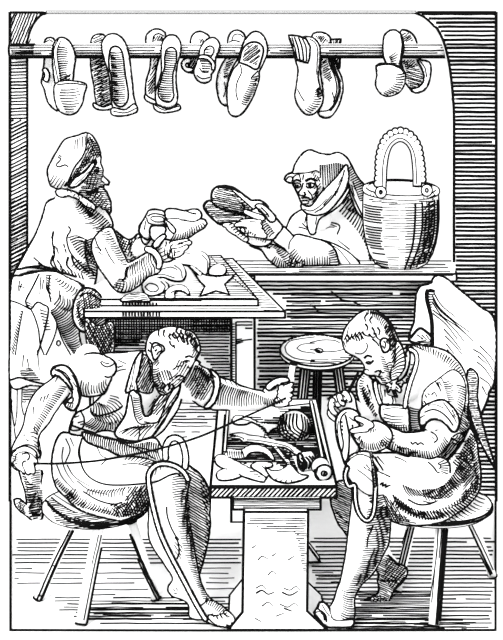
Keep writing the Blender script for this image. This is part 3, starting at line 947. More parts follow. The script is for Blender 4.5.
# ball of thread
def bench_ball(x, y, rpx):
    d = bench_d(x, y + rpx * .55)
    r = rpx * d / F
    c = P(x, y, d)
    return ball(c, r)
bs = bench_ball(294.5, 427.5, 16.2)
single('thread_ball', 'round ball of wound thread at the back of the bench tray', 'ball', [],
       Ld('C4 268 110 290 90 330 88', 'C4 300 190 330 180 368 160', 7, 1.5, .25, .02, False) + Ld('C4 268 150 280 170 300 185', 'C4 320 150 325 165 330 185', 6, 1.2, -.1) + Ld('C4 275 105 295 92 320 85', 'C4 290 150 305 145 315 140', 8, 1.2, .1)
       + Ld('C4 345 90 365 105 376 130', 'C4 335 180 352 175 370 160', 6, 1.6, -.12, .02, False) + Ld('C4 265 130 268 150', 'C4 290 120 295 140', 6, 1.6), 'leather', solids=[bs], ow=1.8, crease=80)
item('pincers', 'forked pale wooden tool lying across the middle of the bench tray', 'tool',
     'C4 90 163 130 158 160 166 200 172 290 192 330 212 356 240 330 238 290 212 240 206 200 196 150 190 138 192 125 180 98 178 92 172 118 170', S('C4 150 180 200 184 290 202 320 222', 1.0) + S('C4 120 168 140 176 132 186', 1.0), .5)
item('leather_strap', 'pale cut leather strap with rounded loop end, at the back left of the bench tray', 'leather piece',
     'C4 98 108 112 95 135 98 160 104 178 112 205 122 262 126 262 136 240 146 228 160 220 155 215 142 190 128 165 118 150 126 120 128 102 122', S('C4 112 112 135 108 160 112', 1.0) + S('C4 150 118 180 130 212 148', .8), .45)
item('curved_knife', 'curved hooked knife with hatched grip at the left of the bench tray', 'knife',
     'C4 68 218 100 218 132 220 150 207 180 202 210 208 235 225 250 255 238 252 215 232 185 226 158 232 140 250 100 250 70 244', Ld('C4 72 222 130 224', 'C4 76 242 134 246', 9, 1.3, .1, .02) + S('C4 132 220 138 236 140 248', 1.3), .5)
item('shoe_sole', 'long pale cut shoe sole at the front left corner of the bench tray', 'sole',
     'C4 35 248 44 238 65 236 92 248 140 274 190 300 220 322 212 334 172 326 120 308 70 288 42 270', Ld('C4 160 295 190 312', 'C4 180 295 205 315', 4, .9), .4)
item('shoe_sole', 'short pale shoe sole lying beneath the long sole in the bench tray', 'sole',
     'C4 42 308 50 294 80 288 108 294 128 312 110 322 80 328 50 326', [], .35)
item('leather_scrap', 'small wavy pale leather scrap between the soles and the round knife', 'leather piece',
     'C4 165 274 185 264 210 262 242 268 238 280 215 285 228 310 222 318 196 300 175 288', S('C4 215 285 205 275', 1.0), .4)
single('round_knife', 'half-moon leather knife with a thin handle at the front of the bench tray', 'knife',
       [Shell('C4 214 280 240 294 270 292 290 280 305 268 325 292 345 308 372 312 345 328 300 338 262 332 238 318', bench_d, .3, lie=UPB),
        Shell('C4 214 164 228 170 262 210 300 255 312 270 300 276 280 252 240 205 214 174', bench_d, .6, lie=UPB)],
       Ld('C4 250 325 280 332 310 330', 'C4 262 318 285 322 312 322', 4, .8), 'iron', 'tools and scraps in the bench tray', ow=1.4)
# spool and its end disc
def bench_cyl(x0, y0, x1, y1, rpx):
    a, b = on_bench(x0, y0 + rpx), on_bench(x1, y1 + rpx)
    r = rpx * (a.y + b.y) / 2 / F
    a.z += r; b.z += r
    return rod(a, b, r, r, 24)
single('wax_roll', 'dark wound roll of waxed cord near the right rim of the bench tray', 'roll', [],
       Ld('C4 338 250 370 238 395 240', 'C4 350 282 378 280 402 270', 6, 2.0, -.25, .02, False) + H('C4 325 270 350 290 395 285 405 275 400 312 370 310 335 300', -10, 1.6, 1.3, 0), 'leather',
       'tools and scraps in the bench tray', solids=[bench_cyl(301, 462, 313, 460, 8.5)], ow=1.8)
single('thread_spool', 'pale round spool with a central hole at the front right corner of the bench tray', 'spool', [],
       S('C4 428 290 436 294 438 300 434 306 426 308 418 304 417 297 421 291 428 290', 1.5) + S('C4 425 298 430 300', 3.0) + S('C4 404 282 398 300 408 318', 1.4) + S('C4 396 285 392 300 400 318', 1.6), 'wood',
       'tools and scraps in the bench tray', solids=[rod(on_bench(323.5, 481) + Vector((0, 0, .030)), on_bench(320, 474) + Vector((0, 0, .032)), .0315, .0315, 28)], ow=1.5)

# ---- on the back table
TA, TBv = P(200, 299.5, 4.25), P(200, 256, 4.75)
TM = (TBv.z - TA.z) / (TBv.y - TA.y)
def tab_d(x, y):
    return (EYE - TA.z + 4.25 * TM) / ((y - HY) / F + TM)
UPT = Vector((0, -TM, 1)).normalized()
def titem(name, label, cat, outline, ink=(), t=.6, sm=True):
    return single(name, label, cat, [Shell(outline, tab_d, t, lie=UPT, sm=sm)], ink, 'leather', 'leather pieces on the work table', ow=1.3)
titem('leather_piece', 'large rounded pale leather piece at the back of the work table', 'leather piece',
      'B2 300 320 340 300 390 290 425 302 440 325 438 360 425 385 400 372 372 352 340 345 315 340', S('B2 410 302 432 330 430 370', .9) + S('B2 345 300 365 295', .8), .7)
titem('leather_piece', 'pale folded shoe upper beneath the standing worker hands, on the work table', 'leather piece',
      'B2 245 350 275 333 310 332 335 352 345 385 330 410 290 408 255 395 215 398 205 380', S('B2 300 345 325 365 330 395', .9) + S('B2 250 360 285 352 310 362', .9) + S('B2 215 385 260 382 300 395', .9), .7)
titem('shoe_upper', 'unfinished shoe upper with looped edge at the front left of the work table', 'shoe upper',
      'B2 170 430 182 408 210 396 245 405 275 425 270 445 240 462 205 470 180 458', S('B2 182 432 198 418 225 424 235 440 215 452 195 446 182 432', 1.2) + S('B2 245 410 262 430 252 450', 1.1), .7)
titem('shoe_upper', 'small curved shoe upper at the front of the work table', 'shoe upper',
      'B2 268 450 290 432 330 428 352 442 360 468 340 455 315 450 300 460 300 478 282 482 262 476', S('B2 285 455 305 445 330 445', 1.0), .6)
titem('leather_piece', 'round pale leather disc at the back right of the work table', 'leather piece',
      'B2 438 372 450 352 475 343 500 350 508 370 495 386 465 388 440 384', S('B2 455 322 478 320', .9), .5)
titem('leather_star', 'large pale star-shaped leather offcut at the right of the work table', 'leather piece',
      'T 200 306 242 326 270 330 322 322 292 350 306 378 268 368 222 384 238 356 222 340', (), .3, False)
titem('awl', 'short pale handled awl lying near the back of the work table', 'awl',
      'B2 358 352 368 345 412 380 404 394', S('B2 382 362 376 372', 1.2) + S('B2 392 370 386 380', 1.2), .9, False)
titem('dark_scrap', 'dark crumpled leather scrap at the far left of the work table', 'leather piece',
      'B2 85 485 110 466 150 458 180 462 196 478 200 492 140 492 90 492', H('B2 85 485 110 466 150 458 180 462 196 478 200 492 140 492 90 492', 5, 1.4, 1.4, 0), .5)

# ---- basket on the counter
bk = thing('wicker_basket', 'tall woven wicker basket with an arched handle, on the counter', 'basket', (P(400.7, 0, 5.05).x, 5.05, sz))
bx, by = P(400.7, 0, 5.05).x, 5.05
hz = (EYE - (190 - HY) * 5.05 / F) - sz
prof = [(.001, .001), (.085, .002), (.128, .028), (.155, .075), (.172, .13), (.182, .19), (.187, .25), (.187, .31), (.184, hz), (.176, hz + .004), (.170, hz), (.172, .28), (.165, .2), (.12, .05), (.001, .03)]
V, Fc = lathe(bx, by, sz + .003, prof, 48)
def slant(v):
    return Vector((v.x, v.y, v.z + .20 * (v.y - by) * max(0, (v.z - sz) / hz) ** 3))
V = [slant(v) for v in V]
bi = []
for k in range(24):
    y = 206 + k * 2.6
    hw = 36.5 * (1 if y < 235 else math.sqrt(max(.05, 1 - ((y - 235) / 38) ** 2.2)))
    dy = 4.5
    for x0, x1, w in ((-1, -.55, 1.5), (-.5, -.12, .8), (-.1, .3, .7), (.1, .62, 1.1), (.55, .98, 1.6)):
        if RND.random() < (.12 if w > 1 else .4): continue
        a, b = x0 + RND.uniform(0, .08), x1 + RND.uniform(0, .1)
        b = min(b, .985); a = max(a, -.985)
        q = [(400.7 + hw * (a + (b - a) * t / 4), y - 2.6 + dy * math.sqrt(1 - min(.98, abs(a + (b - a) * t / 4)) ** 2)) for t in range(5)]
        bi.append(('s', q, w * .85, 'raw'))
bi += Ld('B5 260 320 262 440 225 555', 'B5 260 322 262 442 226 556', 2, .1)
for xs in ('B5 265 312 262 400 252 480 225 560', 'B5 290 310 290 400 275 480 245 558', 'B5 315 306 314 400 302 470 268 552', 'B5 335 300 334 400 322 470 292 538', 'B5 345 300 345 400 335 460 315 515'):
    bi += S(xs, 1.5)
bi += H('B5 300 310 345 300 345 410 330 470 285 540 230 560 265 500 295 430', 30, 2.2, .9, .02, 4) + H('B5 80 290 120 302 180 310 250 312 340 295 338 306 250 322 160 318 90 305', 2, 1.4, 1.1, .03, 6)
build('body', [], bi, 'wicker', bk, ow=1.9, solids=[(V, Fc)], crease=80)
rimr = .182
zr = sz + hz + .002
rp = [slant(Vector((bx + rimr * math.cos(a), by + rimr * math.sin(a), zr))) for a in [2 * math.pi * k / 48 for k in range(48)]]
build('rim', [], Ld('px 368 196 385 203 400 204 420 203 434 196', 'px 372 192 388 199 402 201 418 199 431 192', 20, 1.2, .2) + S('px 366 195 384 201 402 203 420 201 435 195', 1.2), 'wicker', bk, ow=1.5, solids=[path_tube(rp, .010, 8, True)], crease=80)
hy = 5.05
def hpt(s):
    return [P(x, y, hy) for x, y in smooth_open(Z(s), 2.5)]
hpath = hpt('B5 138 270 140 220 143 170 152 120 170 85 205 66 238 78 260 110 268 150 272 200 272 250')
hnd = build('handle', [], S('B5 140 262 143 170 156 115 178 82 205 68 235 80 256 112 266 155 270 240', .9), 'wicker', bk, ow=1.5, solids=[path_tube(hpath, .019, 10)], crease=80)
bead = Geo()
be = resample(smooth_open(Z('B5 122 240 126 200 126 165 130 130 138 100 152 70 175 50 205 40 235 48 258 68 276 100 284 140 290 185 292 225'), 2), 24)
for k, (x, y) in enumerate(be):
    V, Fc = ball(P(x, y, 5.05), .0150, 12, 8)
    bead.add(V, Fc, 0)
    solid_lines(bead, V, Fc, 1.9, 80)
to_object('braid', bead, 'wicker', hnd)
for x, y in ((135, 272), (308, 265)):
    c = P(345 + x / 3.768, 120 + y / 3.768, 4.87)
    ring = [c + Vector((.017 * math.cos(a), 0, .019 * math.sin(a))) for a in [2 * math.pi * k / 20 for k in range(20)]]
    build('ring', [], [], 'wicker', hnd, ow=1.4, solids=[path_tube(ring, .008, 8, True)], crease=80)
# ================================================================ the standing shoemaker
def body(parent_name, label, base, shells, ink, group=None, voxel=.005):
    """a person: one continuous body mesh; clothing and hair become its children"""
    o = build(parent_name, shells, ink, 'skin', None, ow=1.5, union=voxel, loc=base)
    o['_base'] = tuple(base)
    return tag(o, label, 'person', group)

def finger(path, r, d, ol=.8):
    return Limb(path, r, d, ol=ol, g=1.2)

b1 = P(45, 0, 4.5); b1.z = 0
p1_sh = [
    # head with nose and beard
    Shell('B1 262 240 250 200 252 150 275 100 320 72 370 78 396 108 405 130 403 155 414 182 412 204 440 230 436 239 416 238 416 256 428 268 436 290 445 312 443 356 430 338 412 336 398 322 380 335 345 312 318 285 288 268', 4.38, .85),
    Limb('px 74 180 66 205 60 225', [11, 13, 18], 4.42, ol=0),                       # neck
    Shell('px 52 215 66 208 84 214 92 235 88 262 76 272 52 270 40 264 42 240', 4.44, .35, ol=0),   # trunk
    Limb('px 98 243 107 264 123 279 150 264', [7, 7, 7, 6], [4.33, 4.28, 4.26, 4.30], ol=0),   # near arm
    Limb('px 98 238 122 252 142 246 152 236', [9, 9, 8, 6], [4.48, 4.50, 4.46, 4.42], ol=0),       # far arm
    Shell('B2 208 268 236 246 262 240 290 248 310 262 318 290 300 312 280 326 252 328 238 304', 4.31, .75),   # near palm
    Limb('B2 225 262 240 242 258 226', [3.0, 2.6, 2.0], 4.27),                         # thumb
    finger('B2 290 258 325 250 352 244', [2.6, 2.3, 1.8], 4.29),
    finger('B2 295 272 332 262 362 252', [2.7, 2.3, 1.8], 4.28),
    finger('B2 295 288 328 280 350 268', [2.7, 2.3, 1.7], 4.27),
    finger('B2 288 304 315 300 332 290', [2.5, 2.1, 1.6], 4.27),
    Shell('B2 158 190 172 170 188 164 196 185 202 215 200 240 184 258 168 240 170 215', 4.40, .8),         # far hand
    finger('B2 182 170 196 150 206 146', [2.2, 2.0, 1.6], 4.38), finger('B2 190 185 205 170 212 168', [2.2, 2.0, 1.6], 4.37),
    Limb('px 52 290 36 340 26 400 30 450 36 500 38 508', [12, 11, 10, 9, 7, 6.5], [4.5, 4.54, 4.6, 4.63, 4.66, 4.66], ol=0),
    Limb('px 62 290 62 350 64 420 68 500', [12, 11, 10, 7], [4.5, 4.55, 4.62, 4.7], ol=0),
]
p1_ink = (H('B1 340 225 372 182 400 165 414 190 408 222 416 245 428 272 445 312 442 352 412 334 395 320 345 305 315 270', -5, 1.55, 1.25, .02, 3, .3, .3)
          + H('B1 345 230 370 190 400 215 400 250 430 300 440 345 400 320 350 300', 75, 3.1, .9, .05, 3) + H('B1 372 170 395 160 405 185 385 195', -5, 1.3, 1.2, 0, 3)
          + S('B1 378 190 386 184 396 186', 1.8) + S('B1 386 192 394 191', 1.6) + S('B1 412 205 405 222 418 232', 1.3) + S('B1 404 252 416 250', 1.4) + Ld('B1 395 255 420 290 440 330', 'B1 380 270 400 310 430 345', 9, 1.2)
          + Ld('B2 215 275 235 300 248 325', 'B2 240 262 262 280 290 305', 5, .9) + Ld('B2 262 305 285 315 300 305', 'B2 258 270 280 275 300 280', 6, .9) + S('B2 262 240 268 256 262 268', 1.0)
          + S('B2 300 278 330 270', .8) + S('B2 300 292 325 284', .8) + S('B2 300 264 335 256', .8)
          + H('B2 160 195 175 175 185 200 195 235 180 250 168 232', 70, 2.2, .8, .02, 3)
          + Ld('px 42 470 42 500', 'px 30 472 33 500', 14, 1.1, .05))
p1 = body('standing_worker', 'bearded person in cap and tunic standing at the back table, holding two shoes', b1, p1_sh, p1_ink)
build('beard', [Shell('B1 330 245 350 225 372 232 392 245 412 250 428 270 436 290 445 314 443 356 430 340 412 337 398 322 382 334 348 312 322 285', 4.345, .35)],
      H('B1 330 245 350 225 372 232 392 245 412 250 428 270 436 290 445 314 443 356 430 340 412 337 398 322 382 334 348 312 322 285', -8, 1.6, 1.25, .03, 3, .35, .3)
      + H('B1 340 250 372 240 412 270 440 320 440 350 398 320 348 305', 50, 3.0, .9, .05, 3), 'skin', p1, ow=1.1)
cap_o = 'B1 205 243 196 212 194 178 214 136 236 98 262 60 300 48 330 38 346 32 370 44 390 78 402 112 396 138 378 172 345 215 305 246 275 254 240 256 218 250'
build('cap', [Shell(cap_o, 4.375, .9)],
      H('B1 262 246 290 200 322 155 345 110 352 70 350 40 368 48 388 82 400 112 394 136 370 145 340 180 312 215 285 245', 62, 1.7, 1.25, .01, 3, .3, .3) + S('B1 350 38 346 90 330 130 300 170 275 225 262 245', 1.4)
      + H('B1 315 165 350 115 375 150 340 180 312 210 288 240 275 240', 20, 2.0, 1.3, 0, 3) + Ld('B1 372 60 392 90 398 120', 'B1 352 65 358 100 360 130', 9, 1.5, .1)
      + S('B1 248 128 240 122 236 130 246 136 238 148 226 162 240 168 262 160 275 168', 1.2)
      + SS('B1 208 238 230 205', 'B1 218 246 240 212', 'B1 230 250 252 218', 'B1 244 252 262 222', 'B1 204 228 220 198', 'B1 304 62 300 98', 'B1 312 58 310 108', 'B1 322 52 322 98', 'B1 332 48 332 90', 'B1 342 44 342 80', 'B1 258 245 268 228', w=1.0), 'cloth', p1, ow=1.6)
build('cap_band', [Shell('B1 276 248 302 214 342 186 384 138 388 150 352 205 318 240 296 250', 4.285, .4)], S('B1 300 240 330 215 360 185', .7), 'cloth', p1, ow=1.5)
tun = 'px 61 196 54 199 47 203 44 213 41 222 37 232 33 240 26 251 20 262 11 280 16 277 23 274 32 271 50 271 62 277 72 281 82 285 93 286 96 277 97 262 98 250 100 238 112 228 110 217 104 209 95 203 82 198 72 195'
build('tunic', [Shell(tun, 4.42, .42, g=3)],
      S('G 205 255 185 300 172 340 165 380 172 420 168 440 180 470', 1.3) + S('G 215 285 205 320 222 345 210 370 218 410 240 440 270 475', 1.3) + S('G 148 262 128 310 118 350 100 385 70 440 52 472', 1.2)
      + Ld('B1 310 296 345 322 385 345 430 380 462 425', 'B1 296 322 330 352 370 378 405 410 425 445', 20, 1.9, -.05, .2) + Ld('G 240 255 300 300 345 345 368 378', 'G 222 268 262 322 290 355 330 372', 24, 1.15, -.1, .35) + Ld('G 215 370 250 425 300 460', 'G 270 372 295 405 310 440', 16, 1.2, -.15, .2)
      + Ld('G 300 372 300 430 300 490', 'G 262 392 262 440 250 478', 20, 1.2, .15, .2) + Ld('G 250 440 290 470 300 500', 'G 225 462 255 480 280 498', 9, 1.4, .1)
      + SS('G 180 440 195 462', 'G 190 458 200 474', 'G 106 432 135 456', 'G 120 450 150 462', 'G 168 350 162 372', 'G 196 330 192 350', 'G 178 400 184 420', 'G 200 390 204 402', 'G 205 405 208 418', w=1.4)
      + Ld('G 150 470 190 478 230 490 262 500', 'G 130 455 175 462 215 470 255 480', 12, 1.5) + SS('G 168 425 160 450 178 470', 'G 215 430 210 455 228 476', 'G 225 425 232 450 250 470', 'G 172 395 168 420', 'G 270 375 268 420 282 470', w=1.9) + S('G 55 470 95 462 150 468 200 480 240 492', 1.8) + S('G 80 462 130 458 180 470', 1.4), 'cloth', p1, ow=1.6)
build('collar', [Shell('B1 224 268 240 258 270 262 300 270 345 296 384 326 382 342 362 332 340 324 318 300 292 290 272 284 250 290 230 282', 4.33, .8)],
      SS('B1 318 300 322 288', 'B1 292 290 300 280', 'B1 350 328 352 312', 'B1 365 334 368 322', w=1.2) + Ld('B1 270 264 330 290', 'B1 272 270 330 298', 5, .8), 'cloth', p1, ow=1.4)
build('far_sleeve', [Shell('B2 60 208 85 225 115 242 138 232 155 216 166 240 176 262 186 278 160 300 140 322 112 316 80 290', 4.47, .8)],
      Ld('B2 70 215 90 300', 'B2 110 240 112 312', 8, 1.4, .1) + Ld('B2 115 245 125 315', 'B2 155 218 178 270', 10, 1.5, .1) + H('B2 65 212 115 245 155 218 180 275 140 318 112 312 82 288', 65, 2.4, 1.2, .02, 3) + S('B2 115 240 118 262', 2.0), 'cloth', p1, ow=1.6)
slv = 'px 93 241 97 235 104 229 112 228 116 236 119 245 125 257 128 263 137 259 150 251.5 155 255 160 266 159 272 148 276.5 140 284 130 290.6 121 292 115 289 108 280 101 270 95 259 92 249'
build('sleeve', [Shell(slv, [(98, 238, 4.31), (115, 282, 4.26), (155, 262, 4.30), (93, 255, 4.29)], .8)],
      Ld('G 345 350 370 400 398 455', 'G 312 352 340 400 378 450', 20, 1.2, -.12, .3) + Ld('G 400 462 430 445 480 415', 'G 392 500 430 490 492 462', 13, 1.2, .1, .2) + Ld('G 355 522 372 500', 'G 392 534 400 500', 5, 1.1)
      + Ld('G 360 530 395 540 440 510 485 478', 'G 372 505 400 500 430 485 480 450', 14, 1.1, .1, .3) + S('G 300 372 306 392 318 412', 1.3) + S('G 330 400 345 430 360 452', 1.0) + S('G 385 505 395 492 396 470', 1.6)
      + SS('G 300 400 320 408', 'G 310 415 325 425', w=1.0), 'cloth', p1, ow=1.6)
build('cuff', [Limb('B2 190 278 214 288 232 308 240 332 236 350', [2.6, 2.8, 2.8, 2.6, 2.2], 4.275)], [], 'cloth', p1, ow=1.3)
skt = 'px 12 281 22 276 40 272 56 272 68 278 80 284 84 296 80 316 79 336 84 352 92 380 70 386 48 386 30 385 11 385 11 330'
build('skirt', [Shell(skt, [(50, 280, 4.40), (50, 380, 4.48)], .38, g=3)],
      S('B6 158 178 132 230 104 288 125 316 150 290 175 300 195 318 180 400 150 503', 1.4) + S('B6 48 285 80 296 125 320', 1.2) + S('B6 125 318 140 350 155 400 162 460 178 503', 1.2) + S('B6 92 325 78 400 62 503', 1.0)
      + Ld('B6 92 330 72 420 55 500', 'B6 82 325 62 400 45 480', 18, 1.7, 0, .05) + S('B6 200 185 196 240 205 290', 1.2) + Ld('B6 185 185 185 230', 'B6 212 182 208 280', 9, 1.0)
      + Ld('B6 235 195 300 230 330 250', 'B6 215 200 270 255 308 285', 10, 1.2, -.15, .3) + Ld('B6 218 300 250 320 300 330', 'B6 240 240 280 265 305 290', 9, 1.1, .15, .3)
      + Ld('B6 205 325 225 372 262 450 300 503', 'B6 232 300 298 330 310 400 350 503', 34, 1.35, .1, .06) + S('B6 205 330 228 375 218 430 185 503', 1.2) + S('B6 228 375 250 440 285 503', 1.2)
      + S('B6 230 445 240 445 243 458 236 466 228 460 230 445', 1.3) + Ld('B6 160 320 178 400', 'B6 190 330 205 400', 7, 1.1) + SS('B6 80 205 72 250', 'B6 88 215 78 245', 'B6 165 190 160 260', 'B6 175 200 170 240', 'B6 110 290 128 300', 'B6 110 300 128 308', 'B6 75 225 100 232', w=1.1)
      + H('C1 80 120 130 110 165 160 150 170 100 165 80 150', 0, 2.2, 1.2, .02, 4) + S('C1 45 160 80 150 130 165 180 175', 1.6) + SS('C1 95 60 90 110', 'C1 110 75 118 120', 'C1 150 40 158 120', w=1.0), 'cloth', p1, ow=1.5)
build('pouch', [Shell('B6 332 240 368 238 400 262 418 312 432 350 402 395 362 410 330 405 306 382 294 340 304 280', 4.27, .8)],
      H('B6 332 240 368 238 400 262 418 312 432 350 402 395 362 410 330 400 310 370 300 330 310 280', 40, 2.0, 1.3, .01, 3) + H('B6 330 260 380 250 410 320 380 380 330 380', 100, 2.4, 1.1, .03, 3) + S('B6 322 268 345 255 375 262 405 290 410 330', 1.4) + S('B6 310 300 325 360 355 392 395 380', 1.3)
      + S('B6 320 290 318 340 340 375 380 380', 1.0), 'leather', p1, ow=2.0)
build('pouch_shade_cloth', [Shell('px 86 318 98 326 112 322 114 336 113 352 100 355 90 350 86 336', 4.20, .3)],  # added piece; dark cross-hatching stands for the shade below the pouch
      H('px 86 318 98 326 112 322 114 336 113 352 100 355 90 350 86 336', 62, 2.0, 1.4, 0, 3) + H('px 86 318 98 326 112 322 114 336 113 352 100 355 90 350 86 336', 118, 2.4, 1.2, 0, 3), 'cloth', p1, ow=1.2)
build('hose', [Limb('px 26 380 25 400 26 430 30 455', [14, 13.5, 11, 11], [4.55, 4.6, 4.64, 4.66])],
      S('C1 70 200 68 300 55 380', 1.0) + S('C1 90 185 88 260 95 300', 1.0) + H('C1 88 185 150 195 138 225 110 250 90 255', 0, 2.4, 1.0, .03, 4) + S('C1 50 240 48 330', .8), 'cloth', p1, ow=1.3)
build('shoe', [Shell('D5 60 118 105 130 128 125 122 165 118 195 130 240 126 270 108 279 82 262 58 243 45 225 44 212 60 210 76 226 82 228 78 190', [(30, 470, 4.66), (20, 505, 4.60), (38, 518, 4.66)], .8)],
      H('D5 66 125 128 132 120 190 128 240 120 270 104 274 82 256 84 232 80 180', 8, 2.6, 1.5, 0, 3) + H('D5 46 226 60 214 76 240 84 262 70 258 56 244', 40, 2.0, 1.3, 0, 3) + Ld('D5 66 125 80 180 82 228', 'D5 105 135 108 180 115 215', 16, 1.15, .1, .05) + Ld('D5 84 235 100 262', 'D5 116 225 124 262', 8, 1.1) + H('D5 108 135 128 130 120 190 130 242 120 270 112 230', 65, 2.0, 1.2, 0, 3) + H('D5 48 214 60 212 78 230 70 245', 60, 1.8, 1.0, 0, 3), 'leather', p1, ow=1.6)

# held pair of shoes
single('held_shoe', 'pale soft shoe with its opening up, upper one in the standing worker hands', 'shoe',
       [Shell('B2 265 122 300 118 340 126 368 120 394 121 407 138 402 155 376 166 335 160 300 154 270 156', 4.33, .8)], S('B2 265 120 262 150 268 158', 2.0) + S('B2 345 126 370 134 388 136', 1.3) + S('B2 200 103 225 112 262 114', 1.0), ow=1.6)
single('held_shoe', 'shoe with a tied bow and hatched side, lower one in the standing worker hands', 'shoe',
       [Shell('B2 262 158 300 154 335 161 376 167 402 157 422 162 430 175 420 190 392 206 362 226 330 242 296 250 266 243 258 226 268 200', 4.335, .8),
        Shell('B2 158 205 168 175 184 150 196 126 220 120 262 130 268 160 262 182 232 186 212 184 204 200 206 225 190 240 172 226', 4.375, .6),
        Shell('B2 205 190 235 186 262 190 272 215 262 228 240 240 222 245 205 230', 4.36, .5)],
       S('B2 192 146 214 136 248 140 262 150', 1.3) + S('B2 190 152 195 172 230 180 262 178', 1.3) + S('B2 205 150 220 146 252 150 255 165 225 168 205 158 205 150', 1.0) + S('B2 265 160 285 175 305 200 298 215 280 200 268 170', 1.5)
       + Ld('B2 282 244 330 238 380 210 420 185', 'B2 300 215 340 205 380 180 410 170', 15, 1.2, .05, .2) + S('B2 185 165 178 200', 1.0), ow=1.6)
# ================================================================ the customer behind the counter
b2 = P(320, 0, 5.5); b2.z = 0
FD2 = 5.36
w_sh = [
    Shell('B4 148 150 172 132 205 122 245 124 270 150 275 190 255 232 232 262 208 264 190 256 182 236 172 212 160 190 152 172', 5.38, .8),
    Limb('B4 235 240 260 320', [11, 13], 5.44, ol=0),
    Shell('px 312 222 338 205 354 225 358 262 350 268 320 268 304 262 300 240', 5.50, .35, ol=0),
    Limb('px 316 236 322 258 288 243 262 232', [7, 8, 6.5, 6], [5.38, 5.24, 5.12, 5.0], ol=0),
    Limb('px 312 238 292 262 272 252', [7, 6, 6], [5.4, 5.2, 5.05], ol=0),
    # near hand
    Shell('B3 232 210 255 200 285 192 315 205 340 228 362 255 372 272 350 300 335 318 305 318 285 300 262 280 240 268 225 245', 4.90, .6),
    Limb('B3 330 235 305 205 285 188 270 186', [3.8, 3.2, 2.5, 2.0], [4.87, 4.85, 4.85, 4.85]),
    finger('B3 290 235 255 222 222 208', [2.8, 2.5, 1.9], 4.87), finger('B3 280 252 245 248 205 248', [2.8, 2.5, 1.9], 4.86),
    finger('B3 280 268 240 262 205 258 186 262', [2.8, 2.5, 2.2, 1.8], 4.85), finger('B3 290 290 250 282 222 285 210 280', [2.6, 2.4, 2.1, 1.7], 4.85), finger('B3 300 305 270 302 240 300', [2.5, 2.2, 1.7], 4.85),
    # far hand under the shoes
    Shell('B3 150 252 180 242 215 262 255 290 300 300 330 325 300 345 262 345 232 332 205 308 175 296', 4.95, .6),
    finger('B3 178 270 155 262 138 262', [2.5, 2.2, 1.8], 4.93), finger('B3 200 300 170 285 152 272', [2.5, 2.2, 1.8], 4.93), finger('B3 225 320 195 300 185 285', [2.4, 2.2, 1.8], 4.92),
]
w_ink = (S('B4 158 176 170 172 184 178 180 190 164 192', 1.3) + S('B4 165 184 176 185', 2.6) + S('B4 205 178 222 172 238 178 232 190 212 192 205 184', 1.4) + S('B4 214 184 226 183', 2.8)
         + S('B4 156 168 170 160 186 168', 1.8) + S('B4 202 166 225 156 245 166', 2.2) + S('B4 194 172 188 195 176 210 182 222 196 222', 1.3) + S('B4 198 208 204 218 198 224', 1.6)
         + S('B4 182 236 198 230 214 232 224 240', 1.8) + S('B4 188 244 205 242 218 246', 1.3) + S('B4 192 254 206 256 216 252', 1.1) + S('B4 212 202 228 222 230 240', 1.2)
         + H('B4 235 190 262 170 270 190 250 232 232 258 222 250 232 225', 50, 1.9, 1.1, .02, 3) + H('B4 215 125 245 128 262 150 262 175 240 165 225 140', 60, 1.9, 1.2, .02, 3) + H('B4 172 210 182 206 190 235 182 235', 60, 1.8, .9, 0, 3) + H('B4 200 195 215 192 222 205 208 212', 30, 1.7, .9, 0, 3)
         + S('B4 196 140 192 160', 1.2) + S('B4 178 140 184 160', 1.0) + S('B4 240 170 250 195 240 220', 1.4)
         + Ld('B3 300 240 320 262 340 290', 'B3 280 255 290 275 318 310', 10, .9, .1) + Ld('B3 200 262 250 290 310 320', 'B3 205 285 245 310 300 335', 14, 1.1, .1) + S('B3 285 190 305 208 318 228', 1.2) + S('B3 270 188 275 206 300 218 315 215', 1.2)
         + Ld('B3 155 262 180 290 215 318', 'B3 172 258 200 280 230 305', 7, 1.0) + S('B3 195 270 215 275 222 290 210 300', 1.2) + S('B3 240 248 268 250', .9) + S('B3 232 232 270 242', .9))
w = body('customer', 'hooded person leaning on the counter behind, holding out two shoes', b2, w_sh, w_ink)
build('robe', [Shell('px 287 228 292 217 302 210 312 208 318 216 332 196 352 180 362 186 366 214 370 238 375 268 372 274 330 275 290 274 284 262 284 242', 5.52, .6, g=3)],
      Ld('B4 340 290 380 330 420 380 450 440 462 495', 'B4 385 225 420 280 440 330 450 380 468 440', 30, 1.25, .03, .15) + Ld('B4 345 250 370 280 400 300', 'B4 372 215 395 225 430 280', 8, 1.1) + S('B4 240 365 262 345 300 332 340 345 330 380', 1.2)
      + SS('B4 262 352 300 340 330 350', 'B4 270 362 300 350 320 352', 'B4 175 350 205 358 225 372', 'B4 190 335 215 360', 'B4 215 300 212 340 232 378', 'B4 232 305 245 345 240 375', 'B4 205 310 200 335', w=1.2)
      + Ld('B4 380 440 440 500', 'B4 330 400 400 470', 6, 1.2), 'cloth', w, ow=1.6)
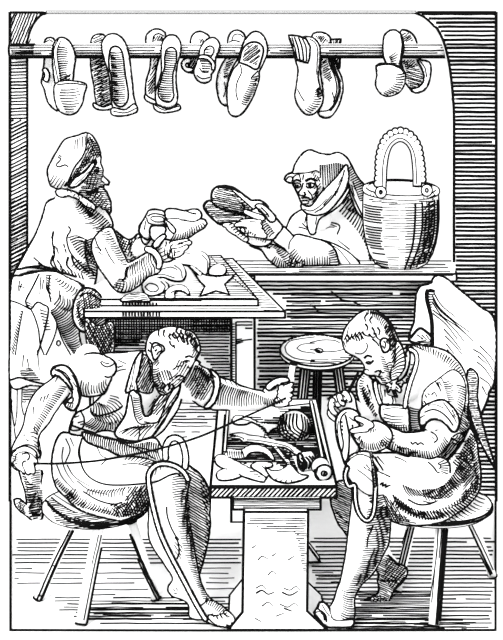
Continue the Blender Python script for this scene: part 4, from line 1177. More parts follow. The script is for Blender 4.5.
build('hood', [Shell('B4 120 158 130 140 152 130 162 100 184 66 205 47 225 42 262 56 300 60 336 52 368 72 386 102 412 150 440 185 447 215 440 262 448 310 432 312 408 280 392 240 378 195 372 150 352 150 318 185 292 200 268 192 262 165 246 132 215 134 175 138 152 150 148 172 132 168', [(200, 150, 5.30), (300, 160, 5.36), (340, 150, 5.40), (365, 210, 5.44)], .6, g=2)],
      Ld('B4 262 100 290 98 330 92 352 98', 'B4 265 180 290 188 320 168 350 140', 14, 1.0, 0, .25) + S('B4 372 110 378 170 395 225 420 280 434 305', 1.3) + Ld('B4 386 105 412 152 438 190 442 240', 'B4 374 120 385 170 405 210 418 245', 22, 1.5, 0, .2)
      + S('B4 125 160 136 148 150 150 148 164', 1.2) + S('B4 150 136 180 132 215 130 245 122 258 130', 1.2) + SS('B4 388 180 400 225', 'B4 395 170 420 240', w=1.0), 'cloth', w, ow=1.5)
build('chin_wrap', [Shell('B4 186 258 208 268 232 262 260 222 292 188 330 148 366 100 374 122 376 152 362 200 322 258 288 290 250 302 222 298 202 290 188 274', [(200, 280, 5.30), (320, 180, 5.32)], .5, g=2)],
      SS('B4 196 278 225 285 255 270 290 235', 'B4 240 292 280 265 320 215 352 160', 'B4 262 282 300 245 335 205', 'B4 275 262 310 220', 'B4 360 120 348 165 330 210', 'B4 322 205 325 225', 'B4 350 150 335 180', 'B4 330 200 318 222', w=1.1), 'cloth', w, ow=1.4)
build('scarf_end', [Shell('B4 212 296 235 302 250 300 272 292 310 272 350 228 376 190 378 205 350 250 318 280 282 302 258 318 246 350 240 376 222 376 212 345 210 315', 5.33, .5, g=1.6)],
      S('B4 250 300 242 340', .9), 'cloth', w, ow=1.3)
build('sleeve', [Shell('B3 335 318 350 295 372 268 400 290 415 305 440 300 503 318 B4 240 398 268 405 300 420 322 446 332 478 336 500 300 503 180 503 160 498 B3 440 440 400 380 375 352 348 335', [(275, 230, 4.98), (300, 250, 5.08), (335, 262, 5.2)], .6, g=2.4)],
      S('B3 372 268 345 290 335 318 342 330', 1.0) + S('B3 425 298 400 330 398 358', 1.0) + Ld('B4 322 440 335 500', 'B4 292 450 300 500', 9, 1.1) + Ld('B4 190 498 300 500', 'B4 188 470 300 460', 12, 1.0, 0, .3) + Ld('B3 405 375 440 430', 'B3 425 355 460 400', 7, .9)
      + SS('B4 80 370 100 350', w=.8) + S('B4 150 378 200 388 260 402', .9), 'cloth', w, ow=1.5)
build('apron_edge', [Shell('B4 260 402 300 412 340 430 380 455 420 495 410 503 350 503 330 470 300 436', 5.26, .5, g=1.6)], S('B4 290 415 335 440 385 500', .8), 'cloth', w, ow=1.2)
build('far_sleeve', [Shell('B3 240 342 262 348 300 340 335 342 372 358 402 372 440 402 462 410 450 428 420 434 385 440 360 432 330 412 310 392 288 362 262 352', 5.08, .8)],
      Ld('B3 300 350 350 375 400 432', 'B3 325 340 370 358 440 405', 14, 1.4, .1) + H('B3 395 372 460 410 448 428 390 438', 75, 1.6, 1.4, 0, 3) + Ld('B3 330 410 385 438', 'B3 345 385 385 405', 7, 1.2), 'cloth', w, ow=1.6)
single('offered_shoe', 'shoe with hatched sole towards us, upper one held out over the counter', 'shoe',
       [Shell('B3 88 150 92 125 108 110 138 106 170 112 200 130 228 152 250 165 280 164 305 180 316 198 300 206 278 212 250 216 215 214 165 205 118 190 94 172', 4.92, .6)],
       H('B3 90 150 95 128 110 113 140 112 165 122 200 150 240 188 260 208 215 212 165 202 120 188 96 170', -12, 1.7, 1.2, .01, 4) + S('B3 100 115 140 112 168 124 205 155 245 190 268 212', 1.4) + H('B3 200 160 240 190 268 210 230 214 195 200', 10, 1.3, 1.6, 0, 3) + S('B3 130 108 165 116 195 132', 1.0), ow=1.7)
single('offered_shoe', 'shoe with hatched sole towards us, lower one held out over the counter', 'shoe',
       [Shell('B3 58 195 62 175 78 165 100 170 130 190 165 208 200 218 240 232 236 246 190 246 150 252 125 257 102 244 80 222', 4.945, .6)],
       H('B3 60 194 66 178 80 168 102 176 135 196 170 212 200 222 220 236 190 242 150 248 125 253 104 242 82 220', 0, 1.9, 1.2, .01, 4) + S('B3 64 190 78 222 104 244 128 252 185 246', 1.2), ow=1.8)
# ================================================================ the seated worker on the left, pulling the thread
b3 = P(100, 0, 3.8); b3.z = 0
l_sh = [
    Shell('C2 246 165 250 130 262 100 285 84 312 74 345 68 380 72 405 82 430 88 448 108 458 132 462 165 450 190 442 202 428 226 412 250 398 275 378 300 352 318 330 336 308 340 290 318 278 288 272 250 274 215 256 190', 3.64, .8),
    Shell('C2 272 140 282 132 300 138 316 148 318 162 306 170 296 184 288 196 278 200 272 180 268 158', 3.575, .6),   # ear
    Limb('px 160 372 148 384 136 395', [12, 15, 20], 3.80, ol=0),
    Shell('px 112 362 140 358 158 380 164 395 150 425 130 434 98 428 84 420 100 398 106 380', 3.85, .4, ol=0),
    # extended arm
    Limb('px 168 388 200 392 240 401 284 400', [10, 12, 10, 6], [3.82, 3.84, 3.90, 3.98], ol=0),
    Shell('C3 110 308 130 316 165 324 195 342 230 354 262 362 292 368 305 385 312 408 300 425 270 437 230 442 180 442 130 441 85 438 90 400 100 350', [(215, 390, 3.86), (262, 400, 3.95)], .85),
    Shell('C3 290 370 300 355 320 342 345 322 365 316 388 312 408 318 415 332 408 345 385 350 375 356 390 366 395 385 388 405 372 420 345 430 315 428 296 412', 3.97, .6),
    finger('C3 365 352 390 350 410 338', [2.4, 2.2, 1.7], 3.93), finger('C3 362 368 390 365 410 360', [2.5, 2.3, 1.8], 3.93),
    finger('C3 360 386 388 386 408 382', [2.5, 2.3, 1.8], 3.93), finger('C3 350 404 378 406 402 400', [2.4, 2.2, 1.7], 3.93), finger('C3 345 420 368 422 392 418', [2.3, 2.0, 1.6], 3.93),
    Limb('C3 318 350 345 330 372 322 392 322', [3.2, 2.9, 2.5, 2.0], 3.94),
    # near forearm and fist
    Limb('px 88 356 76 372 66 384', [13, 10, 9], [3.74, 3.68, 3.66], ol=0),
    Shell('C1 232 145 262 168 282 198 272 225 250 250 232 275 214 300 198 330 180 352 160 376 152 405 154 440 160 470 100 475 50 452 52 430 66 400 84 370 96 340 104 300 116 262 134 226 160 195 196 168', [(62, 385, 3.66), (30, 450, 3.60)], .85),
    Shell('D5 36 104 34 84 44 66 60 58 90 58 104 66 112 84 112 100 104 108 92 112 60 122 44 116', 3.58, .7),
    finger('D5 62 108 70 118 74 126', [2.8, 2.6, 2.2], 3.56), finger('D5 78 104 84 120 86 130', [3.0, 2.6, 2.2], 3.55), finger('D5 92 100 98 116 100 128', [3.0, 2.6, 2.2], 3.55), finger('D5 48 100 56 110 62 118', [2.6, 2.4, 2.0], 3.56),
    Limb('D5 60 82 82 80 106 96', [4.2, 4, 3], 3.56, ol=.6),
    # legs inside the hose
    Limb('px 90 478 125 474 162 472', [15, 15, 10], [3.84, 3.70, 3.60], ol=0),
    # near lower leg and bare foot
    Shell('D7 128 190 132 165 148 148 175 138 205 142 232 154 252 172 264 195 262 225 D8 212 0 222 50 232 100 244 170 256 240 264 285 280 335 300 372 325 392 352 408 380 430 398 450 402 464 392 482 376 494 345 490 310 476 280 462 262 462 236 456 228 440 230 412 214 390 182 378 162 370 148 350 152 330 166 312 162 290 142 262 124 232 104 205 84 170 74 140 72 90 74 50', [(170, 470, 3.60), (165, 530, 3.61), (200, 600, 3.60), (230, 622, 3.585)], .75),
    finger('D8 372 440 388 452 398 466', [3, 2.8, 2.2], 3.565), finger('D8 356 450 374 464 386 480', [2.6, 2.4, 2.0], 3.56), finger('D8 340 455 356 470 368 486', [2.4, 2.2, 1.8], 3.56), finger('D8 324 455 340 470 352 484', [2.3, 2.1, 1.7], 3.56), finger('D8 310 452 324 466 336 478', [2.2, 2.0, 1.6], 3.56),
    # far lower leg
    Shell('D7 250 160 278 164 298 178 318 205 330 235 335 275 333 320 D8 306 40 309 90 302 150 290 205 278 250 264 292 254 262 240 215 228 160 212 60', 3.74, .75),
]
face = (S('C2 432 190 418 184 402 190', 1.6) + S('C2 420 205 405 202 392 210', 1.3) + S('C2 410 204 402 208', 2.4) + S('C2 442 202 436 222 420 232 410 228', 1.4) + S('C2 395 268 378 262 362 272', 1.7) + S('C2 388 280 370 280', 1.1)
        + S('C2 352 240 372 226 390 224', 1.0))
hair = (SS('C2 372 72 366 88 378 100 372 114', 'C2 390 74 384 92 396 102 388 118 398 132', 'C2 410 80 402 96 414 108 408 124 418 138', 'C2 428 88 420 104 432 116 424 132 436 146', 'C2 444 104 436 120 448 134 440 150 450 162', 'C2 452 140 444 158 454 172 446 186', 'C2 272 240 266 255 278 266 272 282', 'C2 280 270 274 284 288 296 282 312', 'C2 296 300 290 316 306 326 322 334', 'C2 312 290 322 302 314 316', 'C2 330 296 342 304 334 322', 'C2 350 296 356 306 346 318', 'C2 360 92 352 104 364 116', 'C2 345 96 338 108 348 120', w=2.1) + SS('C2 298 80 296 96 300 108', 'C2 320 82 316 100 322 110', 'C2 362 100 370 115 378 130', 'C2 378 96 384 110 392 128', 'C2 392 104 398 120 402 134', 'C2 404 112 412 126 410 142', 'C2 340 125 346 140 356 148', 'C2 356 140 362 155', 'C2 262 130 272 140 278 158', 'C2 256 160 268 170', w=1.8)
        + H('C2 405 84 430 88 450 110 462 160 450 190 438 205 428 180 430 150 415 120 400 105', 60, 1.9, 1.2, .02, 3) + SS('C2 326 300 316 318 326 330', 'C2 342 290 336 306 346 318', 'C2 310 300 304 318', w=1.8)
        + Ld('C2 275 240 280 290 300 335', 'C2 300 232 306 280 322 310', 12, 1.0, .1) + Ld('C2 290 255 320 240 340 245', 'C2 305 300 330 285 355 290', 9, .8) + H('C2 272 200 290 190 300 210 288 235 275 225', 50, 1.8, 1.2, 0, 3)
        + Ld('C2 380 200 400 212 425 228', 'C2 360 240 380 260 400 270', 12, .8) + S('C2 276 150 290 142 306 150 308 162 296 168 288 180', 1.3) + S('C2 282 165 290 158', 1.5) + H('C2 340 260 372 250 405 262 380 300 345 318 335 290', 40, 2.6, .8, .03, 3))
l_ink = (face + hair
         + Ld('C3 120 330 150 345 200 360 260 378 300 392', 'C3 90 430 130 425 200 428 260 425 305 420', 42, 1.0, .08, .12) + SS('C3 140 322 150 340', 'C3 160 326 172 345', 'C3 180 336 192 352', w=1.0)
         + Ld('C3 300 420 330 425 372 412', 'C3 300 390 325 395 352 385', 9, .8) + S('C3 318 365 340 345 365 338 378 348', 1.4) + S('C3 325 358 345 348', 2.2)
         + Ld('C1 268 190 245 225 215 265 185 312 165 345 150 375', 'C1 232 185 212 215 185 250 158 295 140 330 130 350', 44, 1.5, .05, .15) + Ld('C1 150 380 155 430 160 470', 'C1 118 370 128 400 140 430', 20, 1.3, .1, .15)
         + SS('C1 232 150 222 170', 'C1 196 215 186 240', 'C1 182 225 174 250', 'C1 168 228 160 250', 'C1 135 270 134 300', 'C1 140 350 136 368', 'C1 106 400 118 408', 'C1 96 385 104 380', w=1.2)
         + S('D5 42 62 75 48 105 62 116 88', 1.4) + S('D5 50 56 80 44 108 54 122 80', 1.2) + Ld('D5 40 70 40 105', 'D5 56 78 56 100', 7, .9) + S('D5 66 74 84 72 90 82 84 92', 1.3)
         + Ld('D7 258 180 262 230 D8 214 20 228 100 246 190 264 280 290 350 330 395', 'D7 205 185 205 240 D8 170 20 184 100 206 190 232 270 258 330 285 390', 78, 1.4, .05, .10)
         + S('D7 190 290 192 320 205 360 225 400 232 440 225 465', 1.3) + S('D7 125 212 160 205 200 185 225 180 236 190', 1.5) + SS('D7 148 170 140 195', 'D7 158 160 150 185', 'D7 172 152 168 168', 'D7 195 148 192 160', w=.9)
         + H('D8 170 130 185 140 205 190 200 235 182 215 168 180', -55, 2.3, .8, .02, 3) + SS('D8 168 345 176 352', 'D8 178 340 188 352', 'D8 172 360 184 362', w=1.0)
         + SS('D8 332 445 342 462', 'D8 348 440 358 458', 'D8 362 436 376 452', 'D8 316 440 326 455', w=1.8) + Ld('D8 300 372 345 400 395 445', 'D8 288 400 325 425 375 455', 20, 1.2, .05) + S('D8 262 415 285 400 300 385', 1.2)
         + H('D7 250 160 278 164 298 178 318 205 330 235 335 275 333 320 D8 306 40 309 90 302 150 290 205 278 250 264 292 254 262 240 215 228 160 212 60', -32, 2.3, 1.5, 0, 3, .3, .3) + H('D7 300 180 318 205 330 235 335 275 333 320 D8 306 40 309 90 302 150 290 205 278 250 264 292 262 250 285 180 290 100 284 20 D7 308 300 305 240', -60, 2.6, 1.2, .01, 3)
         + Ld('D7 262 230 268 300 270 380 D8 230 60 238 130 250 190 266 260', 'D7 232 240 238 310 242 380 D8 206 70 212 130 226 190 244 262', 50, 1.9, .05, .1))
l = body('seated_worker', 'bearded person on the left stool, apron on, bare arms spread pulling a long thread', b3, l_sh, l_ink)
shirt = 'px 100 356 108 353 118 353 131 352 142 351 149 354 153 366 157 380 164 392 173 392 181 386 182 395 178 408 171 419 163 430 152 438 138 440 122 434 108 430 96 432 84 438 76 440 70 434 71 424 76 414 86 409 96 402 104 392 109 378 108 366'
build('shirt', [Shell(shirt, 3.82, .4, g=3)],
      Ld('E1 220 235 240 270 300 300 350 260', 'E1 215 215 245 235 290 262 300 235', 26, 1.2, .1, .2) + S('E1 320 175 335 168 352 165', 1.0) + S('E1 300 150 305 200 292 235 260 240', 1.3) + S('E1 350 255 335 275 300 290 262 295 255 280', 1.5)
      + Ld('E1 268 305 310 320 345 300', 'E1 250 282 290 295 330 282', 14, 1.1, .1) + S('E1 205 290 215 275 235 300 230 330 200 335 205 310', 1.4) + Ld('E1 225 320 290 345 340 350', 'E1 262 300 300 312 335 305', 16, 1.3, .1) + S('E1 195 320 240 335 300 350 335 355', 1.6)
      + SS('E1 210 300 222 295', 'E1 218 315 235 310', 'E1 208 262 200 290 188 318', 'E1 220 245 210 270', 'E1 330 160 345 155', w=1.3)
      + H('C2 262 360 300 345 320 350 290 395 262 430 246 432', 55, 2.2, 1.4, 0, 3) + S('C2 235 345 262 352 290 345', 1.3) + S('C2 246 430 280 400 318 352', 1.3) + S('E1 330 140 352 150', .9) + SS('E1 182 340 198 330', w=1.2), 'cloth', l, ow=1.6)
build('near_sleeve', [Shell('C1 278 108 292 92 312 76 340 60 372 54 404 58 432 70 456 84 466 104 462 130 448 146 444 160 430 190 420 208 400 220 362 226 330 222 315 208 306 180 298 152', 3.70, .7)],
      Ld('C1 312 205 345 225 400 220 430 190', 'C1 320 130 340 158 385 172 425 150', 34, 1.3, -.1, .2) + S('C1 404 88 412 100 430 108 452 100 462 92', 1.3) + S('C1 408 84 420 92 440 96', 1.0) + S('C1 420 145 435 150 446 146', 1.4) + SS('C1 300 150 306 130', 'C1 312 170 320 140', 'C1 402 215 415 235 440 258', 'C1 385 222 395 240 410 255', w=1.3), 'cloth', l, ow=1.7)
build('rolled_cuff', [Shell('C1 206 126 216 112 250 102 276 112 296 140 308 168 314 200 320 232 312 262 296 282 276 276 260 258 276 242 290 232 292 212 280 190 262 168 236 144 222 140 212 146', 3.62, .6)],
      S('C1 222 120 246 128 268 150 286 178 296 200', 1.8) + S('C1 232 116 262 132 284 160', 1.2) + S('C1 276 200 296 230 290 252 272 250', 1.6) + H('C1 285 130 305 165 312 195 296 190', -60, 1.7, 1.3, 0, 3) + S('C1 212 140 206 130', 2.0) + Ld('C1 264 262 290 272', 'C1 276 246 296 250', 4, 1.1), 'cloth', l, ow=1.9)
build('far_sleeve', [Shell('C2 440 202 462 212 C3 36 262 62 276 80 282 96 290 112 308 118 330 110 370 98 410 76 432 44 426 20 410 0 388 C2 395 300 410 265 430 230', [(195, 370, 3.80), (215, 395, 3.83)], .8)],
      Ld('C2 430 215 470 235 503 262', 'C2 385 300 420 320 460 350', 16, 1.3, -.05, .1) + H('C3 0 265 40 270 80 300 90 350 60 410 20 400 0 380', 60, 2.3, 1.0, .03, 3) + S('C3 80 285 84 320 98 350', 1.2) + S('C3 110 310 108 350 90 390 60 420', 1.2) + H('C3 10 300 60 310 70 370 30 390', 10, 2.6, .8, .05, 3), 'cloth', l, ow=1.6)
build('far_cuff', [Shell('C3 78 280 96 286 114 306 120 335 112 375 98 412 74 434 56 432 80 405 94 372 98 340 92 312', 3.79, .6)], S('C3 84 284 92 300 104 312', 1.3), 'cloth', l, ow=1.6)
build('collar', [Shell('E1 352 232 356 210 364 180 374 150 388 124 398 118 392 150 386 180 380 200 386 232 372 222', 3.66, .5)], S('E1 380 140 372 180 366 215', .8) + Ld('E1 362 222 382 228', 'E1 366 206 382 212', 5, .8), 'cloth', l, ow=1.6)
build('bib', [Shell('E1 362 232 370 222 390 238 394 262 400 290 408 298 424 290 432 262 462 226 490 202 503 206 496 240 478 268 462 300 440 332 424 352 400 366 360 364 330 356 322 340 340 312 352 290', 3.72, .3, g=2.4)],
      Ld('E1 372 245 378 290 388 308', 'E1 392 245 396 285 400 300', 15, 1.2, .1) + S('E1 366 236 372 270 378 300 392 318 420 316 442 312 450 300', 1.3) + Ld('E1 380 325 430 320', 'E1 325 345 395 362', 15, 1.2, .05, .15) + S('E1 385 320 390 340 386 362', 1.0)
      + S('E1 432 262 420 285', 1.0) + H('E1 405 290 440 250 485 210 470 250 440 295', 50, 2.0, 1.4, 0, 3) + S('E1 402 312 440 312 468 250 492 208', 1.3) + H('E1 445 300 478 250 500 220 503 232 470 285 440 330 425 345', 55, 1.9, 1.4, .01, 3) + SS('E1 360 330 340 345', 'E1 392 330 388 350', w=1.0), 'cloth', l, ow=1.7)
build('neck_shade_cloth', [Shell('C2 208 190 236 180 262 200 276 240 276 290 268 330 240 332 214 320 204 270', 3.74, .4)],  # added dark piece; its hatching stands for the shade at the neck
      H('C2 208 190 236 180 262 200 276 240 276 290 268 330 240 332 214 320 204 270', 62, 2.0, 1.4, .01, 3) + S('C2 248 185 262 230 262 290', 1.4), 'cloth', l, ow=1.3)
hipd = [(62, 470, 3.82), (60, 492, 3.78), (100, 518, 3.60), (135, 515, 3.59), (150, 455, 3.60), (90, 440, 3.78), (152, 480, 3.59)]
build('breeches', [Shell('D6 92 62 112 42 150 52 190 58 240 88 300 116 345 122 390 128 424 140 404 168 394 200 396 240 394 285 372 310 345 322 310 336 286 334 240 324 196 312 160 296 122 260 92 228 78 190 74 145 80 100', hipd, .45, g=3)],
      S('D6 174 62 166 95 170 130 180 165 205 195 250 215 310 218 385 212', 1.5) + S('D6 172 64 162 110 178 160', 1.0) + S('D6 120 62 135 100 120 140', 1.1) + SS('D6 135 60 148 90', 'D6 112 90 108 130 122 175 150 215', 'D6 90 150 110 195 150 235', 'D6 125 150 150 190 200 222', 'D6 225 92 240 120 262 130', 'D6 240 150 262 130', 'D6 160 205 200 235 260 250', w=1.1)
      + S('D6 180 240 230 270 280 282 310 275', 1.4) + Ld('D6 200 232 260 235 320 225', 'D6 190 252 250 262 310 262', 14, 1.1, .15, .2) + Ld('D6 85 205 110 235 145 262 180 290', 'D6 95 195 120 222 155 250 188 280', 22, 1.6) + Ld('D6 80 215 120 250 175 292', 'D6 92 232 130 262 182 296', 18, 1.4)
      + Ld('D6 118 255 160 285 220 305 290 322', 'D6 150 225 190 262 240 285 300 298', 22, 1.4, .1, .35) + Ld('D6 300 325 350 315 392 285', 'D6 270 290 320 270 380 240', 14, 1.5, .1, .2) + H('D6 330 222 394 215 396 280 370 310 335 320 305 325 318 275', 55, 2.3, 1.4, .02, 3) + H('D6 340 240 392 230 392 285 350 305', 110, 3.0, 1.0, .05, 3) + H('D6 240 275 310 280 330 240 330 280 300 305', 30, 2.2, 1.1, .02, 3)
      + Ld('D6 330 122 370 128 415 142', 'D6 318 135 352 142 385 150', 9, 1.1) + S('D6 310 150 350 146 400 155', .9) + SS('D6 100 260 130 285', 'D6 240 300 270 308', w=.9), 'cloth', l, ow=1.7)
build('apron_waist', [Shell('D6 176 42 205 46 240 56 285 66 335 78 385 66 418 60 440 92 446 118 440 140 422 140 395 130 350 120 300 118 262 100 222 86 186 68', 3.60, .45)],
      Ld('D6 180 42 240 58 300 72 350 82 400 72 430 80', 'D6 180 64 230 86 290 112 340 118 395 128 438 136', 36, 1.4, .1, .08) + S('D6 330 90 380 95 430 108', 1.2) + S('D6 300 78 350 92 420 130', 1.1), 'cloth', l, ow=1.7)

# strap that holds the work on the knee and runs under the foot
def band(name, label, cat, path, w, d, ink=(), parent=None, ow=1.5, group=None):
    pts = Z(path)
    sh = Limb(path, w, d, t=.6, g=1.3)
    return single(name, label, cat, [sh], ink, 'leather', group, ow=ow)
band('foot_strap', 'pale leather strap looped over the left worker knee and held down by the foot', 'strap',
     'D7 262 200 248 176 218 154 176 146 148 156 131 180 130 212 142 280 166 370 D8 150 200 200 295 250 390 292 462', 1.9, [3.53] + [3.535] * 8 + [3.54, 3.54, 3.535, 3.535], ow=1.7)
band('leather_hoop', 'pale curved leather hoop standing on the left worker lap by the thread', 'leather piece',
     'D7 186 128 186 95 198 68 218 60 238 70 250 100 254 130 252 158', 2.6, 3.60)

# thread from fist to hand, the awl handle in the far hand
tp = [P(x, y, d) for x, y, d in ((34, 463.5, 3.53), (60, 463.5, 3.50), (95, 461, 3.49), (122, 456.5, 3.49), (150, 451, 3.50), (180, 443, 3.56), (205, 434.5, 3.66), (240, 419, 3.82), (268, 406.5, 3.90), (286, 398, 3.92))]
tg = Geo(); tg.tube([Vector(p) for p in smooth_open([tuple(v) for v in tp], .03)], .0045, False, 0, 6)
to = to_object('waxed_thread', tg, 'thread', None, tuple(tp[4]))
tag(to, 'long dark thread drawn taut between the two fists of the left worker', 'thread')
single('awl', 'pale wooden awl handle held upright in the left worker outstretched hand', 'awl', [],
       S('C3 402 258 392 310', 1.0) + S('C3 425 268 418 310', 1.0), 'wood', solids=[rod(P(293.5, 364, 3.955), P(288, 398, 3.955), .0135, .012, 14)], ow=1.6)
# ================================================================ the seated worker on the right, stitching a shoe
b4 = P(430, 0, 3.85); b4.z = 0
r_sh = [
    Shell('C5 130 200 134 178 146 150 166 124 190 100 214 86 240 80 270 86 300 106 322 130 338 160 352 195 368 225 380 262 382 300 370 328 352 348 330 364 300 380 286 378 276 364 264 352 266 340 250 342 228 340 216 332 222 312 212 292 196 274 170 260 146 248 136 226', 3.70, .8),
    Shell('C5 284 210 292 196 306 196 318 210 320 232 312 246 298 250 290 236', 3.635, .6),
    Limb('px 398 362 402 376 404 388', [11, 13, 17], 3.80, ol=0),
    Shell('px 378 388 410 362 440 368 456 385 456 415 452 445 430 460 396 450 382 430', 3.88, .35, ol=0),
    Limb('px 440 385 446 410 445 432', [9, 10, 9], [3.74, 3.70, 3.68], ol=0),
    # near forearm
    Shell('D2 184 196 196 172 222 158 250 160 278 178 296 210 292 240 272 270 246 300 210 316 165 312 120 300 70 284 20 266 D1 400 352 350 330 312 308 300 270 296 232 318 228 350 242 385 254 420 248 460 240 503 244 D2 100 212 150 212', [(440, 430, 3.68), (385, 440, 3.58)], .8),
    # near hand
    Shell('D1 258 205 290 214 316 232 330 262 318 300 285 322 250 330 222 322 204 300 190 282 200 258 222 230 238 214', 3.55, .55),
    finger('D1 245 222 215 204 188 194', [3.0, 2.6, 2.2], 3.53), finger('D1 228 236 198 240 168 246', [3.0, 2.6, 2.1], 3.53),
    finger('D1 222 262 196 266 182 262', [2.9, 2.5, 2.0], 3.54), finger('D1 222 286 200 286 190 278', [2.8, 2.4, 2.0], 3.545), finger('D1 232 308 212 306 202 298', [2.6, 2.3, 1.9], 3.55),
    # far forearm and hand
    Limb('px 368 425 362 412 352 405', [9, 8, 6], [3.82, 3.78, 3.72], ol=0),
    Shell('D1 80 112 104 100 132 86 156 84 174 100 184 130 188 158 200 178 196 196 168 186 140 172 120 190 104 200 84 184 74 162 80 140', 3.69, .6),
    finger('D1 112 140 130 126 150 120', [2.6, 2.3, 1.8], 3.65), finger('D1 90 122 84 146 92 166 106 178', [2.6, 2.5, 2.2, 1.8], 3.65), finger('D1 84 158 80 176 92 192 104 202', [2.4, 2.3, 2.0, 1.6], 3.67), finger('D1 118 104 124 124 134 138', [2.6, 2.4, 1.9], 3.64), finger('D1 140 92 152 106 160 122', [2.6, 2.3, 1.8], 3.65),
    # legs
    Limb('px 440 485 405 478 365 478', [14, 14, 11], [3.86, 3.72, 3.62], ol=0),
    Limb('px 420 500 385 508 352 500', [12, 11, 10], [3.88, 3.84, 3.80], ol=0),
    Shell('px 350 470 356 460 366 457 376 464 382 480 D3 345 50 356 100 360 160 358 210 350 262 330 300 308 345 280 385 252 410 228 445 216 478 218 520 214 560 204 580 170 588 132 574 118 548 112 510 126 500 140 470 152 430 164 400 172 360 182 310 190 250 196 190 206 110 210 50', [(365, 470, 3.62), (360, 540, 3.63), (340, 612, 3.585)], .8),
    Shell('D3 148 10 180 5 214 40 210 120 200 200 196 232 178 205 158 180 140 140 124 80 136 40', 3.74, .6),
    Limb('px 372 520 384 555 392 566', [9, 8, 8], [3.86, 3.88, 3.9], ol=0),
]
r_ink = (S('C5 220 272 232 262 250 268', 1.8) + S('C5 226 288 240 296 256 282', 1.8) + S('C5 232 286 248 290', 1.2) + S('C5 216 330 228 318 238 322', 1.0) + S('C5 180 270 200 288 208 300', .8)
         + S('C5 262 328 276 322 284 330 278 342', 1.5) + S('C5 266 344 282 350 290 358', 1.4) + S('C5 282 320 292 332 300 330', 1.2) + S('C5 182 252 205 256 225 244 232 222 226 212', 1.0)
         + Ld('C5 298 270 310 300 320 330', 'C5 280 268 288 296 296 322', 10, .8) + Ld('C5 325 290 340 330 318 360', 'C5 305 300 312 325 300 350', 14, 1.2, .1) + Ld('C5 292 345 312 372', 'C5 278 348 290 370', 5, 1.4)
         + SS('C5 296 205 304 214 302 232', 'C5 306 204 314 216', w=1.5) + S('C5 292 222 300 236', 1.2)
         + S('C5 228 82 262 84 300 104 326 134 350 180 372 232 382 280', 3.2) + S('C5 330 180 352 235 362 290 350 335', 2.6) + S('C5 240 92 275 100 306 124 330 165', 2.4)
         # hair, dark curls at the back of the head
         + Ld('C5 225 82 262 86 300 108 330 150 350 200 374 250 378 300', 'C5 228 96 252 108 275 130 296 165 318 205 330 250 340 305', 52, 2.0, .12, .15) + H('C5 300 130 328 150 350 200 375 250 378 300 350 340 330 330 322 260 318 210 300 180', 60, 2.3, 1.3, .01, 3)
         + SS('C5 232 96 220 112 226 128', 'C5 250 108 240 122 248 136', 'C5 222 136 232 150 228 164', 'C5 248 150 258 165 256 180', 'C5 270 150 280 165 276 182', 'C5 212 170 222 182 240 186', 'C5 236 176 250 190 262 188', 'C5 250 196 262 206 272 216 276 226', 'C5 182 178 196 192 200 206', 'C5 196 168 206 180 216 198', 'C5 168 185 180 200', 'C5 152 180 160 200', 'C5 262 172 268 190 280 200', w=1.8)
         + SS('C5 190 205 182 185', 'C5 208 200 204 180', 'C5 140 200 150 178 156 150', 'C5 148 210 162 190', w=1.3)
         + Ld('C5 136 205 170 175 215 165', 'C5 146 232 160 205 190 190', 9, .7) + Ld('D1 340 262 345 300 380 330 440 350', 'D1 320 275 330 290 370 305 420 322', 16, 1.2, .05) + Ld('D2 10 262 80 284 150 304 210 312 255 296 285 255', 'D2 20 236 90 262 160 278 215 282 245 262 262 225', 44, 1.5, -.05, .25)
         + S('D2 130 248 138 258 150 250 158 260 170 252 182 260', 1.4) + S('D2 212 210 232 222 238 240 224 252', 1.3) + SS('D2 216 232 228 238', 'D2 232 205 245 200', w=1.0)
         + Ld('D1 200 310 240 328 290 322 330 285', 'D1 205 282 240 290 275 285 300 265', 20, 1.4, -.05, .15) + SS('D1 235 238 232 250', 'D1 246 238 244 256', 'D1 256 238 256 252', 'D1 264 236 266 248', w=1.1) + H('D1 180 256 205 260 215 300 240 326 215 318 190 285', 70, 1.8, 1.4, 0, 3)
         + S('D1 124 120 136 126 150 118', 2.0) + S('D1 92 128 104 146 120 162', 1.0)
         + Ld('D3 352 110 358 180 350 260 322 310 290 360 250 408 222 448', 'D3 262 120 262 190 250 268 240 320 215 380 190 420 180 450', 66, 1.35, .05, .12) + Ld('D3 216 450 216 520 208 560', 'D3 165 440 168 500 160 548', 28, 1.4, -.1, .1)
         + Ld('D3 358 120 360 200 352 262 332 300 308 345 280 385 252 410', 'D3 300 150 300 220 292 280 270 320 250 360 228 395 212 425', 40, 1.8, .05, .15) + H('D3 265 0 340 20 350 80 320 100 290 110 270 80', 15, 2.2, 1.2, .02, 3) + S('D3 292 182 285 200 272 230 268 268', 1.2) + SS('D3 262 184 300 180', 'D3 265 195 290 195', w=1.0) + H('D3 305 80 352 100 356 150 300 160', 25, 2.2, 1.2, .02, 3)
         + H('D3 148 10 180 5 214 40 210 120 200 200 196 232 178 205 158 180 140 140 124 80 136 40', -25, 1.9, 1.2, .01, 3) + S('D3 140 120 165 150 195 175', 1.0))
r = body('seated_worker', 'balding bearded person on the right stool, apron on, bent over stitching a shoe', b4, r_sh, r_ink)
rs = 'px 392 378 402 362 408 350 414 345 424 346 436 348 447 352 456 360 463 370 467 384 468 400 467 414 472 426 474 440 476 455 470 464 450 462 430 456 408 448 398 440 388 428 378 420 370 420 363 408 358 396 357 384 361 376 366 372 372 380 380 384'
